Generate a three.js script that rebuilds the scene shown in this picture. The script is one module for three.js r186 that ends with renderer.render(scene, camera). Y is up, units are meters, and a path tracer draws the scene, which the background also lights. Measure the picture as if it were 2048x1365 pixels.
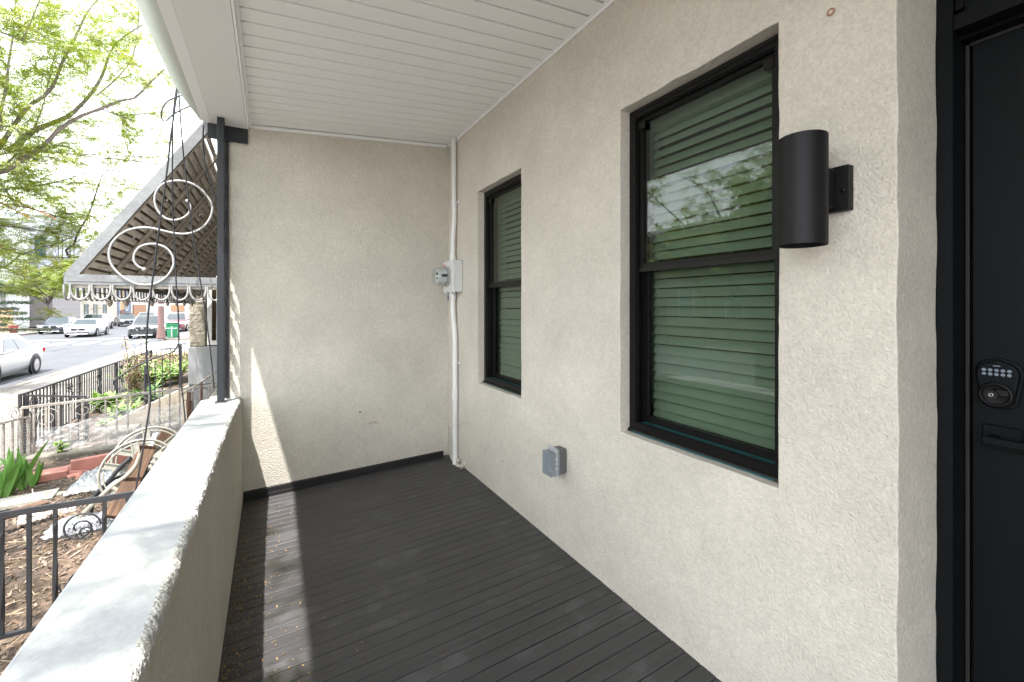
import * as THREE from 'three';
import { mergeGeometries } from 'three/addons/utils/BufferGeometryUtils.js';

// ---------- camera, sky, sun, exposure ----------
const W = 1024, H = 682, F = 435, HORIZON = 306;
const camera = new THREE.PerspectiveCamera(2 * Math.atan(H / 2 / F) * 180 / Math.PI, W / H, 0.05, 600);
const YAW = Math.atan2(484, 870);
camera.position.set(0, 1.35, 0);
camera.rotation.y = -YAW;
camera.setViewOffset(W, H, 0, H / 2 - HORIZON, W, H);
camera.updateProjectionMatrix();
const scene = new THREE.Scene();
const renderer = new THREE.WebGLRenderer({ antialias: true });
renderer.setSize(W, H);
renderer.toneMapping = THREE.LinearToneMapping;
renderer.toneMappingExposure = 4.95;
renderer.shadowMap.enabled = true;
const toSun = new THREE.Vector3(-0.25, 1, 0.28).normalize();
{
  const w = 256, h = 128, d = new Float32Array(w * h * 4), v = new THREE.Vector3();
  for (let j = 0; j < h; j++) for (let i = 0; i < w; i++) {
    const el = ((j + 0.5) / h - 0.5) * Math.PI, az = ((i + 0.5) / w - 0.5) * 2 * Math.PI;
    v.set(Math.cos(el) * Math.cos(az), Math.sin(el), Math.cos(el) * Math.sin(az));
    const e = Math.max(0, v.y), s = Math.max(0, v.dot(toSun));
    const haze = Math.pow(1 - e, 2.2), glow = 0.5 * Math.pow(s, 6) + 0.9 * Math.pow(s, 40);
    const k = (j * w + i) * 4;
    d[k] = 0.70 + 0.37 * haze + glow; d[k + 1] = 0.77 + 0.32 * haze + glow * 0.97; d[k + 2] = 0.88 + 0.24 * haze + glow * 0.9; d[k + 3] = 1;
    if (v.y < 0) { const g = Math.min(1, -v.y * 8); for (let c = 0; c < 3; c++) d[k + c] *= 1 - 0.6 * g; }
  }
  const sky = new THREE.DataTexture(d, w, h, THREE.RGBAFormat, THREE.FloatType);
  sky.mapping = THREE.EquirectangularReflectionMapping;
  sky.magFilter = sky.minFilter = THREE.LinearFilter; sky.needsUpdate = true;
  scene.background = sky; scene.environment = sky;
  scene.backgroundIntensity = 1; scene.environmentIntensity = 1;
}
const sun = new THREE.DirectionalLight(new THREE.Color(1, 0.97, 0.93), 3.0);
sun.position.copy(toSun).multiplyScalar(60); sun.target.position.set(0, 0, 0);
sun.castShadow = true; sun.shadow.radius = 1.2; sun.shadow.mapSize.set(4096, 4096);
Object.assign(sun.shadow.camera, { left: -40, right: 40, top: 40, bottom: -40, near: 1, far: 160 });
scene.add(sun, sun.target);

// ---------- helpers ----------
let seed = 7;
function rnd() { seed |= 0; seed = seed + 0x6D2B79F5 | 0; let t = Math.imul(seed ^ seed >>> 15, 1 | seed); t = t + Math.imul(t ^ t >>> 7, 61 | t) ^ t; return ((t ^ t >>> 14) >>> 0) / 4294967296; }
const rr = (a, b) => a + (b - a) * rnd();
const V = (x, y, z) => new THREE.Vector3(x, y, z);
const lerp = (a, b, t) => a + (b - a) * t, clamp = (x, a, b) => Math.min(b, Math.max(a, x));
// a point of the photographed place: pixel of the 2048-wide photograph on one of the planes x, y or z = value (world metres)
function at(u, v, axis, value) {
  const d = [0.8739 * (u - 540), 612 - v, -(1258.2 - 0.4862 * u)], o = [0, 1.35, 0], k = 'xyz'.indexOf(axis);
  const t = (value - o[k]) / d[k];
  return V(o[0] + d[0] * t, o[1] + d[1] * t, o[2] + d[2] * t);
}
const used = new Map();
function numbered(name) { const n = used.get(name) ?? 0; used.set(name, n + 1); return n ? `${name}_${String(n).padStart(3, '0')}` : name; }
function tag(o, label, category, group) { o.userData.label = label; if (category) o.userData.category = category; if (group) o.userData.group = group; return o; }
function thing(name, label, category, pos = [0, 0, 0], turn = 0, group) {
  const o = new THREE.Group(); o.name = numbered(name); o.position.set(...pos); o.rotation.y = turn; scene.add(o);
  return tag(o, label, category, group);
}
function struct(name, geo, mat) { const o = geo ? new THREE.Mesh(geo, mat) : new THREE.Group(); o.name = numbered(name); o.userData.kind = 'structure'; scene.add(o); return o; }
function part(name, geos, mat, parent, label) {
  const g = Array.isArray(geos) ? join(geos) : geos, m = new THREE.Mesh(g, mat);
  m.name = name; if (label) m.userData.label = label; parent.add(m); return m;
}
function single(name, geos, mat, label, category, group) { const m = part(numbered(name), geos, mat, scene); return tag(m, label, category, group); }
function join(list) {
  const a = list.map((g) => { const n = g.index ? g.toNonIndexed() : g; for (const k of Object.keys(n.attributes)) if (!['position', 'normal', 'uv'].includes(k)) n.deleteAttribute(k);
    if (!n.attributes.uv) n.setAttribute('uv', new THREE.BufferAttribute(new Float32Array(n.attributes.position.count * 2), 2)); return n; });
  return a.length > 1 ? mergeGeometries(a) : a[0];
}
// texture coordinates in metres, laid on from the side a face points to
function metric(g, swap = false) {
  g = g.index ? g.toNonIndexed() : g; if (!g.attributes.normal) g.computeVertexNormals();
  const p = g.attributes.position, uv = new Float32Array(p.count * 2), a = V(), b = V(), c = V(), n = V();
  for (let i = 0; i < p.count; i += 3) {
    a.fromBufferAttribute(p, i); b.fromBufferAttribute(p, i + 1); c.fromBufferAttribute(p, i + 2);
    n.copy(b).sub(a).cross(c.clone().sub(a)); const x = Math.abs(n.x), y = Math.abs(n.y), z = Math.abs(n.z);
    [a, b, c].forEach((q, k) => { let s, t; if (x >= y && x >= z) { s = q.z; t = q.y; } else if (y >= z) { s = q.x; t = q.z; } else { s = q.x; t = q.y; }
      uv[(i + k) * 2] = swap ? t : s; uv[(i + k) * 2 + 1] = swap ? s : t; });
  }
  g.setAttribute('uv', new THREE.BufferAttribute(uv, 2)); return g;
}
const bx = (w, h, d, x = 0, y = 0, z = 0) => new THREE.BoxGeometry(w, h, d).translate(x, y, z);
const span = (x0, x1, y0, y1, z0, z1) => bx(Math.abs(x1 - x0), Math.abs(y1 - y0), Math.abs(z1 - z0), (x0 + x1) / 2, (y0 + y1) / 2, (z0 + z1) / 2);
function bev(w, h, d, b = 0.004, seg = 1) {   // box with chamfered edges, centred
  const s = new THREE.Shape(); const a = w / 2 - b, c = h / 2 - b;
  s.moveTo(-a, -c); s.lineTo(a, -c); s.lineTo(a, c); s.lineTo(-a, c); s.closePath();
  return new THREE.ExtrudeGeometry(s, { depth: d - 2 * b, bevelEnabled: true, bevelSize: b, bevelThickness: b, bevelSegments: seg, curveSegments: 1 }).translate(0, 0, -(d / 2 - b));
}
const bevSpan = (x0, x1, y0, y1, z0, z1, b) => bev(Math.abs(x1 - x0), Math.abs(y1 - y0), Math.abs(z1 - z0), b).translate((x0 + x1) / 2, (y0 + y1) / 2, (z0 + z1) / 2);
function tube(pts, r, seg = 0, sides = 6, closed = false) {
  const c = new THREE.CatmullRomCurve3(pts, closed, 'centripetal');
  return new THREE.TubeGeometry(c, seg || Math.max(2, pts.length * 4), r, sides, closed);
}
function bar(a, b, w, h = w) { // a straight square bar between two points
  const d = b.clone().sub(a), g = new THREE.BoxGeometry(w, d.length(), h);
  return g.applyQuaternion(new THREE.Quaternion().setFromUnitVectors(V(0, 1, 0), d.clone().normalize())).translate((a.x + b.x) / 2, (a.y + b.y) / 2, (a.z + b.z) / 2);
}
function rod(a, b, r, sides = 8, r2 = r) {
  const d = b.clone().sub(a), g = new THREE.CylinderGeometry(r2, r, d.length(), sides);
  return g.applyQuaternion(new THREE.Quaternion().setFromUnitVectors(V(0, 1, 0), d.clone().normalize())).translate((a.x + b.x) / 2, (a.y + b.y) / 2, (a.z + b.z) / 2);
}
function twistBar(a, b, w, turns) { // twisted square baluster
  const n = Math.max(6, Math.round(turns * 6)), pos = [], idx = [];
  for (let i = 0; i <= n; i++) { const t = i / n, an = clamp((t - 0.15) / 0.7, 0, 1) * turns * Math.PI * 2;
    for (let k = 0; k < 4; k++) { const q = an + Math.PI / 4 + k * Math.PI / 2; pos.push(lerp(a.x, b.x, t) + Math.cos(q) * w * 0.7, lerp(a.y, b.y, t), lerp(a.z, b.z, t) + Math.sin(q) * w * 0.7); } }
  for (let i = 0; i < n; i++) for (let k = 0; k < 4; k++) { const p = i * 4 + k, q = i * 4 + (k + 1) % 4; idx.push(p, p + 4, q, q, p + 4, q + 4); }
  const g = new THREE.BufferGeometry(); g.setAttribute('position', new THREE.Float32BufferAttribute(pos, 3)); g.setIndex(idx);
  const m = g.toNonIndexed(); m.computeVertexNormals(); return m;
}
function prism(poly, z0, z1) { // polygon in x,y pushed along z
  const s = new THREE.Shape(poly.map(([x, y]) => new THREE.Vector2(x, y)));
  return new THREE.ExtrudeGeometry(s, { depth: z1 - z0, bevelEnabled: false }).translate(0, 0, z0);
}
function grid(fn, nu, nv) { // surface from fn(s,t) -> Vector3
  const pos = [], uv = [], idx = [];
  for (let j = 0; j <= nv; j++) for (let i = 0; i <= nu; i++) { const p = fn(i / nu, j / nv); pos.push(p.x, p.y, p.z); uv.push(i / nu, j / nv); }
  for (let j = 0; j < nv; j++) for (let i = 0; i < nu; i++) { const a = j * (nu + 1) + i, b = a + 1, c = a + nu + 1, d = c + 1; idx.push(a, b, d, a, d, c); }
  const g = new THREE.BufferGeometry(); g.setAttribute('position', new THREE.Float32BufferAttribute(pos, 3)); g.setAttribute('uv', new THREE.Float32BufferAttribute(uv, 2)); g.setIndex(idx); g.computeVertexNormals(); return g;
}
// periodic noise
function hash(x, y, s) { let h = Math.imul(x, 374761393) + Math.imul(y, 668265263) + Math.imul(s, 2246822519) | 0; h = Math.imul(h ^ h >>> 13, 1274126177); return ((h ^ h >>> 16) >>> 0) / 4294967296; }
function pn(x, y, px, py, s) {
  const xi = Math.floor(x), yi = Math.floor(y), fx = x - xi, fy = y - yi, m = (a, n) => ((a % n) + n) % n;
  const sx = fx * fx * (3 - 2 * fx), sy = fy * fy * (3 - 2 * fy), x0 = m(xi, px), x1 = m(xi + 1, px), y0 = m(yi, py), y1 = m(yi + 1, py);
  return lerp(lerp(hash(x0, y0, s), hash(x1, y0, s), sx), lerp(hash(x0, y1, s), hash(x1, y1, s), sx), sy);
}
function fbm(u, v, fx, fy, oct, s) { let a = 0, w = 0.5, t = 0; for (let o = 0; o < oct; o++) { a += w * pn(u * fx, v * fy, fx, fy, s + o); t += w; w *= 0.55; fx *= 2; fy *= 2; } return a / t; }
function texture(n, metres, fn, srgb = true) {  // fn -> [r,g,b] 0..1 (sRGB when srgb)
  const d = new Uint8Array(n * n * 4);
  for (let j = 0; j < n; j++) for (let i = 0; i < n; i++) { const c = fn(i / n, j / n), k = (j * n + i) * 4; for (let q = 0; q < 3; q++) d[k + q] = clamp(Math.round(255 * (c.length ? c[q] : c)), 0, 255); d[k + 3] = 255; }
  const t = new THREE.DataTexture(d, n, n, THREE.RGBAFormat); t.wrapS = t.wrapT = THREE.RepeatWrapping; t.magFilter = THREE.LinearFilter; t.minFilter = THREE.LinearFilter;
  if (srgb) t.colorSpace = THREE.SRGBColorSpace; const m = Array.isArray(metres) ? metres : [metres, metres]; t.repeat.set(1 / m[0], 1 / m[1]); t.needsUpdate = true; return t;
}
function std(r, g, b, rough = 0.8, extra = {}) { return new THREE.MeshStandardMaterial({ color: new THREE.Color().setRGB(r, g, b), roughness: rough, ...extra }); }
const DS = { side: THREE.DoubleSide };

// ---------- materials ----------
const T = {};
T.stuccoBump = texture(1024, 0.9, (u, v) => { const a = fbm(u, v, 170, 170, 2, 11), b = fbm(u, v, 60, 60, 3, 5); return clamp(0.5 + (a - 0.5) * 1.4 + (b - 0.5) * 0.35, 0, 1); }, false);
T.stuccoTone = texture(1024, 2.3, (u, v) => { const a = fbm(u, v, 5, 5, 6, 31), g = fbm(u, v, 260, 260, 2, 9), b = fbm(u, v, 60, 60, 3, 3);
  const k = 1 + (a - 0.5) * 0.17 + (g - 0.5) * 0.10 + (b - 0.5) * 0.04, sp = hash(Math.floor(u * 1024), Math.floor(v * 1024), 4) > 0.9985 ? 0.8 : 1; return [0.93 * k * sp, 0.93 * k * sp, 0.925 * k * sp]; });
T.plaster = texture(1024, 1.3, (u, v) => { const a = fbm(u, v, 6, 6, 6, 17), g = fbm(u, v, 180, 180, 2, 23); const k = 0.94 + (a - 0.5) * 0.16 + (g - 0.5) * 0.08; return [k, k, k]; });
T.board = texture(1024, [1.6, 0.8], (u, v) => { const gr = fbm(u, v, 8, 120, 4, 41), st = fbm(u, v, 6, 3, 6, 47), dust = Math.max(0, fbm(u, v, 9, 7, 7, 71) - 0.60) * 1.6, sp = hash(Math.floor(u * 1024), Math.floor(v * 1024), 8) > 0.9985 ? 0.2 : 0;
  const k = 0.82 + (gr - 0.5) * 0.25 + (st - 0.5) * 0.15 + dust + sp; return [k, k * 0.99, k * 0.985]; });
T.boardBump = texture(512, [0.8, 0.4], (u, v) => 0.5 + (fbm(u, v, 6, 90, 3, 51) - 0.5) * 0.9 + (fbm(u, v, 40, 40, 2, 53) - 0.5) * 0.3, false);
T.rough = texture(512, 1.0, (u, v) => { const a = fbm(u, v, 7, 7, 6, 61), g = fbm(u, v, 90, 90, 2, 63); const k = 0.92 + (a - 0.5) * 0.35 + (g - 0.5) * 0.15; return [k, k, k]; });
T.roughBump = texture(512, 0.5, (u, v) => fbm(u, v, 12, 12, 5, 67), false);
const withMap = (m, map, bump, scale) => { m.map = map; if (bump) { m.bumpMap = bump; m.bumpScale = scale; } return m; };
const dark = (r, g, b, rough) => new THREE.MeshPhysicalMaterial({ color: new THREE.Color().setRGB(r, g, b), roughness: rough, specularIntensity: 0.55 });
const M = {
  stucco: withMap(std(0.685, 0.637, 0.56, 0.95), T.stuccoTone, T.stuccoBump, 0.0019),
  stuccoEnd: withMap(std(0.66, 0.617, 0.54, 0.95), T.stuccoTone, T.stuccoBump, 0.0023),
  parapetPaint: withMap(std(0.42, 0.425, 0.445, 0.7), T.plaster, T.roughBump, 0.002),
  parapetStucco: withMap(std(0.57, 0.53, 0.45, 0.95), T.stuccoTone, T.stuccoBump, 0.002),
  vinyl: std(0.89, 0.89, 0.885, 0.5), vinylDark: std(0.5, 0.49, 0.47, 0.7), trimWhite: std(0.80, 0.80, 0.795, 0.55), gutter: std(0.50, 0.54, 0.49, 0.45, DS),
  board: withMap(std(0.066, 0.064, 0.066, 0.5), T.board, T.boardBump, 0.0012), boardDark: std(0.01, 0.01, 0.01, 0.9), baseboard: withMap(std(0.013, 0.0125, 0.0135, 0.6), T.board, T.roughBump, 0.0015),
  blackPaint: withMap(std(0.007, 0.009, 0.012, 0.45), null, T.roughBump, 0.0008), blackFrame: dark(0.004, 0.004, 0.004, 0.4), blackFrameSoft: dark(0.009, 0.0085, 0.008, 0.42), lampBlack: dark(0.006, 0.006, 0.007, 0.5),
  door: withMap(new THREE.MeshPhysicalMaterial({ color: new THREE.Color().setRGB(0.0045, 0.0055, 0.0065), roughness: 0.5, specularIntensity: 0.25 }), null, T.roughBump, 0.0004), brownSeal: std(0.013, 0.010, 0.0085, 0.7),
  glass: new THREE.MeshPhysicalMaterial({ color: new THREE.Color().setRGB(0.60, 0.665, 0.61), transmission: 1, thickness: 0, roughness: 0.0, ior: 1.48 }),
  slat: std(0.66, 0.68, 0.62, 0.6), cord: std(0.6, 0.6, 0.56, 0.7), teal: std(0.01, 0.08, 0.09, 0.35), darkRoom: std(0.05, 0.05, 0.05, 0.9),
  pvc: std(0.70, 0.70, 0.68, 0.42), meterGrey: std(0.62, 0.63, 0.62, 0.45, { metalness: 0.1 }), grey: std(0.10, 0.105, 0.105, 0.5), darkGrey: std(0.04, 0.043, 0.043, 0.5), steel: std(0.55, 0.55, 0.55, 0.35, { metalness: 0.8 }),
  clear: new THREE.MeshPhysicalMaterial({ color: new THREE.Color().setRGB(0.9, 0.93, 0.95), transmission: 1, thickness: 0, roughness: 0.08, ior: 1.45 }),
  red: std(0.5, 0.03, 0.03, 0.5), blue: std(0.02, 0.03, 0.2, 0.5), button: std(0.17, 0.21, 0.26, 0.4),
};
// ---------- the porch: floor, ceiling, walls ----------
const XW = 1.42, ZE = -3.742;            // house wall plane, face of the far partition
const floorTilt = 0.0453, ceilTilt = 0.0832;
{ // floor boards run from the house to the parapet and fall a little outwards
  const fl = struct('porch_floor'); fl.position.set(XW, 0, 0); fl.rotation.z = floorTilt;
  part('floor_base', span(-1.66, 0.02, -0.14, -0.0225, ZE, 1.6), M.boardDark, fl);
  const pitch = 0.068;
  for (let i = 0, z = ZE + 0.002; z < 1.55; i++, z += pitch) {
    const g = bev(1.62, 0.022, pitch - 0.0028 - rr(0, 0.0012), 0.0013).translate(-0.81, -0.011 - rr(0, 0.0012), z + pitch / 2);
    const m = metric(g); const uv = m.attributes.uv, o = rr(0, 3); for (let k = 0; k < uv.count; k++) uv.setX(k, uv.getX(k) + o * (i % 3 ? 0.03 : 0.1));
    part('floor_board', m, M.board, fl);
  }
}
{ // soffit panels of the porch ceiling
  const ce = struct('porch_ceiling'); ce.position.set(XW, 2.808, 0); ce.rotation.z = ceilTilt;
  part('ceiling_backing', span(-1.58, 0.02, 0.012, 0.05, ZE, 1.6), M.vinylDark, ce);
  const pitch = 0.1105;
  for (let i = 0; ; i++) {
    const z = ZE + 0.03 + i * pitch; if (z > 1.5) break;
    const s = new THREE.Shape([[0, 0], [0.0945, 0], [0.096, 0.0015], [0.096, 0.0105], [-0.0015, 0.0105], [-0.0015, 0.0015]].map(([a, b]) => new THREE.Vector2(a, b)));
    const g = new THREE.ExtrudeGeometry(s, { depth: 1.545, bevelEnabled: false }).rotateY(-Math.PI / 2).translate(-0.012, rr(-0.0004, 0.0004), z + 0.006);
    part('ceiling_panel', g, M.vinyl, ce);
  }
  part('ceiling_trim', [prism([[-0.022, -0.001], [-0.001, -0.001], [-0.001, -0.02], [-0.007, -0.022], [-0.01, -0.007], [-0.022, -0.005]], ZE + 0.02, 1.6)], M.trimWhite, ce);
  part('ceiling_trim', [span(-1.56, -0.022, -0.022, -0.002, ZE + 0.001, ZE + 0.014), span(-1.56, -0.022, -0.006, -0.001, ZE + 0.014, ZE + 0.028)], M.trimWhite, ce);
}
// wall shape with rough-edged openings
function wobble(a, b, n, amp, s) { const r = []; const L = Math.hypot(b[0] - a[0], b[1] - a[1]), nx = -(b[1] - a[1]) / L, ny = (b[0] - a[0]) / L;
  for (let i = 0; i < n; i++) { const t = i / n, k = i ? (fbm(t, 0.37, Math.ceil(L * 9), 1, 4, s) - 0.5) * amp : 0; r.push([lerp(a[0], b[0], t) + nx * k, lerp(a[1], b[1], t) + ny * k]); } return r; }
function ring(x0, x1, y0, y1, amp, s) { return [...wobble([x0, y0], [x1, y0], 26, amp, s), ...wobble([x1, y0], [x1, y1], 50, amp, s + 1), ...wobble([x1, y1], [x0, y1], 26, amp, s + 2), ...wobble([x0, y1], [x0, y0], 50, amp, s + 3)].map(([x, y]) => new THREE.Vector2(x, y)); }
const WIN = [{ z0: -1.521, z1: -0.802, y0: 0.768, y1: 2.258 }, { z0: -3.108, z1: -2.433, y0: 0.75, y1: 2.245 }];
const house = thing('row_house', 'cream stucco row house with two black windows and black door along the porch', 'house');
{
  // shape coordinates: s = -z, y
  const o = [...wobble([3.992, -1.1], [3.992, 2.95], 2, 0, 1), ...wobble([3.992, 2.95], [0.499, 2.95], 2, 0, 1), ...wobble([0.499, 2.95], [0.499, -1.1], 110, 0.009, 77)].map(([a, b]) => new THREE.Vector2(a, b));
  const sh = new THREE.Shape(o);
  WIN.forEach((w, i) => sh.holes.push(new THREE.Path(ring(-w.z1, -w.z0, w.y0, w.y1, 0.010, 100 + i * 9).reverse())));
  const g = new THREE.ExtrudeGeometry(sh, { depth: 0.249, bevelEnabled: true, bevelThickness: 0.004, bevelSize: 0.004, bevelOffset: -0.004, bevelSegments: 2 });
  g.translate(0, 0, 0.004); g.rotateY(Math.PI / 2); g.translate(XW, 0, 0);   // s -> -z, depth -> x
  part('wall', metric(g), M.stucco, house);
  part('upper_wall', metric(join([span(XW + 0.001, 1.68, 2.951, 6.4, -3.992, 2.4), span(XW, 1.68, -1.1, 2.95, 0.62, 2.4), span(XW + 0.003, 1.68, 2.45, 2.95, -0.495, 0.62), span(1.68, 8, 2.951, 6.4, -3.992, 2.4)])), M.stucco, house);
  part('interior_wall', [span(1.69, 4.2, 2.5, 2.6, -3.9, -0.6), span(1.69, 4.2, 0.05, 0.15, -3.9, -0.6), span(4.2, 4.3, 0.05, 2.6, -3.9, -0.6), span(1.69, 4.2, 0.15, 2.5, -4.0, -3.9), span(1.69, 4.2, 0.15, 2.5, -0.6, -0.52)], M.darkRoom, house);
  WIN.forEach((w, i) => {
    const win = new THREE.Group(); win.name = 'window'; house.add(win); win.userData.label = i ? 'smaller looking far window beside the electric meter' : 'large near black sash window beside the wall light';
    const X = XW + 0.056, z0 = w.z0 + 0.004, z1 = w.z1 - 0.004, y0 = w.y0 + 0.006, y1 = w.y1 - 0.004, ym = lerp(y0, y1, 0.505);
    const f = 0.036;
    // outer frame with stepped profile
    const fr = (x0, x1, a, z0, z1, y0, y1) => [span(x0, x1, y0, y0 + a, z0, z1), span(x0, x1, y1 - a, y1, z0, z1), span(x0, x1, y0 + a, y1 - a, z0, z0 + a), span(x0, x1, y0 + a, y1 - a, z1 - a, z1)];
    part('frame', [...fr(X, X + 0.02, f, z0, z1, y0, y1), ...fr(X + 0.0205, X + 0.11, 0.022, z0, z1, y0, y1), ...fr(X + 0.006, X + 0.013, 0.006, z0 + f, z1 - f, y0 + f, y1 - f)], M.blackFrame, win);
    part('frame_edge', [span(X - 0.004, X + 0.004, y0 + 0.004, y1 - 0.004, z1 - 0.014, z1 - 0.004), span(X - 0.003, X + 0.004, y1 - 0.016, y1 - 0.006, z0 + 0.01, z1 - 0.015)], M.blackFrameSoft, win);
    // upper sash near the outside, lower sash one track deeper
    const zi0 = z0 + f + 0.002, zi1 = z1 - f - 0.002, sa = 0.034;
    const us = [...fr(X + 0.021, X + 0.047, sa, zi0 - 0.012, zi1 + 0.012, ym - 0.012, y1 - f + 0.012)];
    const ls = [...fr(X + 0.050, X + 0.078, 0.038, zi0 - 0.012, zi1 + 0.012, y0 + 0.03, ym + 0.03)];
    part('upper_sash', us, M.blackFrame, win); part('lower_sash', ls, M.blackFrame, win);
    part('check_rail', [span(X + 0.016, X + 0.0205, ym - 0.014, ym + 0.004, zi0, zi1)], M.blackFrameSoft, win);
    part('pane', span(X + 0.033, X + 0.036, ym + 0.020, y1 - f - 0.02, zi0 + 0.02, zi1 - 0.02), M.glass, win);
    part('pane', span(X + 0.062, X + 0.065, y0 + 0.066, ym - 0.006, zi0 + 0.024, zi1 - 0.024), M.glass, win);
    part('sill', [prism([[X - 0.018, y0 - 0.004], [X + 0.02, y0 + 0.003], [X + 0.02, y0 + 0.02], [X - 0.014, y0 + 0.006]], z0 + 0.003, z1 - 0.003)], M.blackFrameSoft, win);
    part('sill_tape', [bev(0.026, 0.003, z1 - z0 - 0.1, 0.001).translate(X + 0.035, y0 + 0.0375, (z0 + z1) / 2), span(X - 0.0185, X - 0.016, y0 - 0.004, y0 + 0.001, z0 + 0.03, z1 - 0.03)], M.teal, win);
    for (const q of [zi0 + 0.02, zi1 - 0.03]) part('night_latch', bev(0.008, 0.03, 0.04, 0.003).translate(X + 0.018, y1 - 0.075, q), M.blackFrameSoft, win);
    part('head_rail', bevSpan(X + 0.105, X + 0.155, y1 - 0.075, y1 - 0.03, z0 + 0.03, z1 - 0.03, 0.003), M.slat, win);
    const gs = grid((s, t) => { const c = (s - 0.5) * 0.0445, b = 0.0035 * (1 - 4 * (s - 0.5) ** 2); return V(-Math.cos(1.1) * c - b * Math.sin(1.1), -Math.sin(1.1) * c, lerp(z0 + 0.032, z1 - 0.032, t)); }, 4, 1);
    let k = 0;
    for (let y = y1 - 0.1; y > y0 + 0.06; y -= 0.0437, k++) { const m = part('blind_slat', gs, M.slatD ??= Object.assign(M.slat.clone(), DS), win); m.position.set(X + 0.13 + rr(-0.001, 0.001), y, 0); m.rotation.z = rr(-0.03, 0.03); m.rotation.x = rr(-0.0015, 0.0015); }
    part('blind_bottom_rail', bevSpan(X + 0.11, X + 0.15, y0 + 0.035, y0 + 0.055, z0 + 0.03, z1 - 0.03, 0.003), M.slat, win);
    for (const t of [0.17, 0.62]) part('blind_cord', rod(V(X + 0.109, y0 + 0.05, lerp(z0, z1, t)), V(X + 0.109, y1 - 0.07, lerp(z0, z1, t)), 0.0009, 5), M.cord, win);
  });
  // the door in its deep reveal
  const door = new THREE.Group(); door.name = 'door'; house.add(door); door.userData.label = 'black front door with keypad lock at the right edge';
  const XF = 1.669, XS = 1.77;
  part('door_frame', [bevSpan(XF, XF + 0.06, -0.05, 2.45, -0.4995, -0.4645, 0.003), span(XF + 0.0605, XS + 0.05, -0.05, 2.45, -0.4995, -0.466), bevSpan(XF, XF + 0.06, 2.12, 2.16, -0.464, 0.55, 0.003), span(XF + 0.0605, XS + 0.05, 2.112, 2.16, -0.4655, 0.55), bevSpan(XF, XF + 0.06, -0.05, 2.12, 0.55, 0.6, 0.003)], M.door, door);
  part('transom_panel', [bevSpan(XF + 0.03, XF + 0.05, 2.161, 2.45, -0.464, 0.55, 0.003), bevSpan(XF + 0.012, XF + 0.031, 2.161, 2.178, -0.44, 0.55, 0.003), bevSpan(XF + 0.012, XF + 0.031, 2.178, 2.45, -0.464, -0.447, 0.003)], M.door, door);
  part('slab', [bevSpan(XS, XS + 0.045, 0.02, 2.105, -0.452, 0.49, 0.003)], M.door, door);
  part('weatherstrip', [bevSpan(XS - 0.006, XS - 0.0005, 0.02, 2.105, -0.4648, -0.4555, 0.002), bevSpan(XS - 0.006, XS - 0.0005, 2.0995, 2.108, -0.455, 0.49, 0.002)], M.brownSeal, door);
  part('threshold', [bevSpan(XF - 0.03, XS + 0.05, -0.05, 0.019, -0.462, 0.549, 0.004)], M.darkGrey, door);
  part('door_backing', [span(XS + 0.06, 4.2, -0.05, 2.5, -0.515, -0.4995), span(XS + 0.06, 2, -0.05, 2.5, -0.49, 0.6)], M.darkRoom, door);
  // keypad deadbolt: rounded plate facing -x
  const plate = (w, h, r, t, taper) => { const s = new THREE.Shape(); const a = w / 2, b = h / 2; s.moveTo(-a + 0.01, -b * 0.7); s.quadraticCurveTo(-a + 0.01, -b, 0, -b); s.quadraticCurveTo(a - 0.01, -b, a - 0.01, -b * 0.7); s.lineTo(a, b - r * 1.6); s.quadraticCurveTo(a, b - r * 0.4, a - r, b - r * 0.25); s.quadraticCurveTo(0, b + r * 0.1, -a + r, b - r * 0.25); s.quadraticCurveTo(-a, b - r * 0.4, -a, b - r * 1.6); s.closePath();
    return new THREE.ExtrudeGeometry(s, { depth: t, bevelEnabled: true, bevelSize: taper, bevelThickness: taper, bevelSegments: 3, curveSegments: 12 }); };
  const face = (g, x, y, z) => g.rotateY(-Math.PI / 2).translate(x, y, z); // local +z -> -x ; local x -> z
  const ly = 1.137, lz = -0.397;
  part('lock_plate', [face(plate(0.086, 0.135, 0.028, 0.004, 0.004), XS, ly, lz), face(plate(0.074, 0.122, 0.026, 0.016, 0.004), XS - 0.006, ly, lz)], M.door, door);
  part('lock_collar', [face(new THREE.LatheGeometry([[0.033, 0], [0.034, 0.008], [0.031, 0.014], [0.027, 0.012], [0.024, 0.003], [0.001, 0.003]].map(([a, b]) => new THREE.Vector2(a, b)), 36).rotateX(Math.PI / 2), XS - 0.026, ly - 0.03, lz)], M.lampBlack, door);
  part('lock_thumbturn', [face(new THREE.CylinderGeometry(0.013, 0.014, 0.02, 24).rotateX(Math.PI / 2), XS - 0.036, ly - 0.03, lz - 0.006), face(bev(0.03, 0.022, 0.012, 0.004), XS - 0.03, ly - 0.024, lz + 0.012)], M.blackFrameSoft, door);
  part('keyhole', [face(new THREE.TorusGeometry(0.004, 0.0012, 8, 16), XS - 0.0465, ly - 0.03, lz - 0.006)], M.steel, door);
  for (let r = 0; r < 2; r++) for (let c = 0; c < 5; c++) part('keypad_button', face(new THREE.CylinderGeometry(0.0042, 0.0046, 0.003, 16).rotateX(Math.PI / 2), XS - 0.0265, ly + 0.036 - r * 0.011, lz - 0.024 + c * 0.012), M.button, door);
  part('lock_nameplate', face(bev(0.014, 0.003, 0.002, 0.0008), XS - 0.0262, ly + 0.048, lz), M.button, door);
  const hy = 0.985, hz = -0.392;
  part('handle_rose', [face(bev(0.074, 0.066, 0.01, 0.002), XS - 0.004, hy, hz)], M.door, door);
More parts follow.
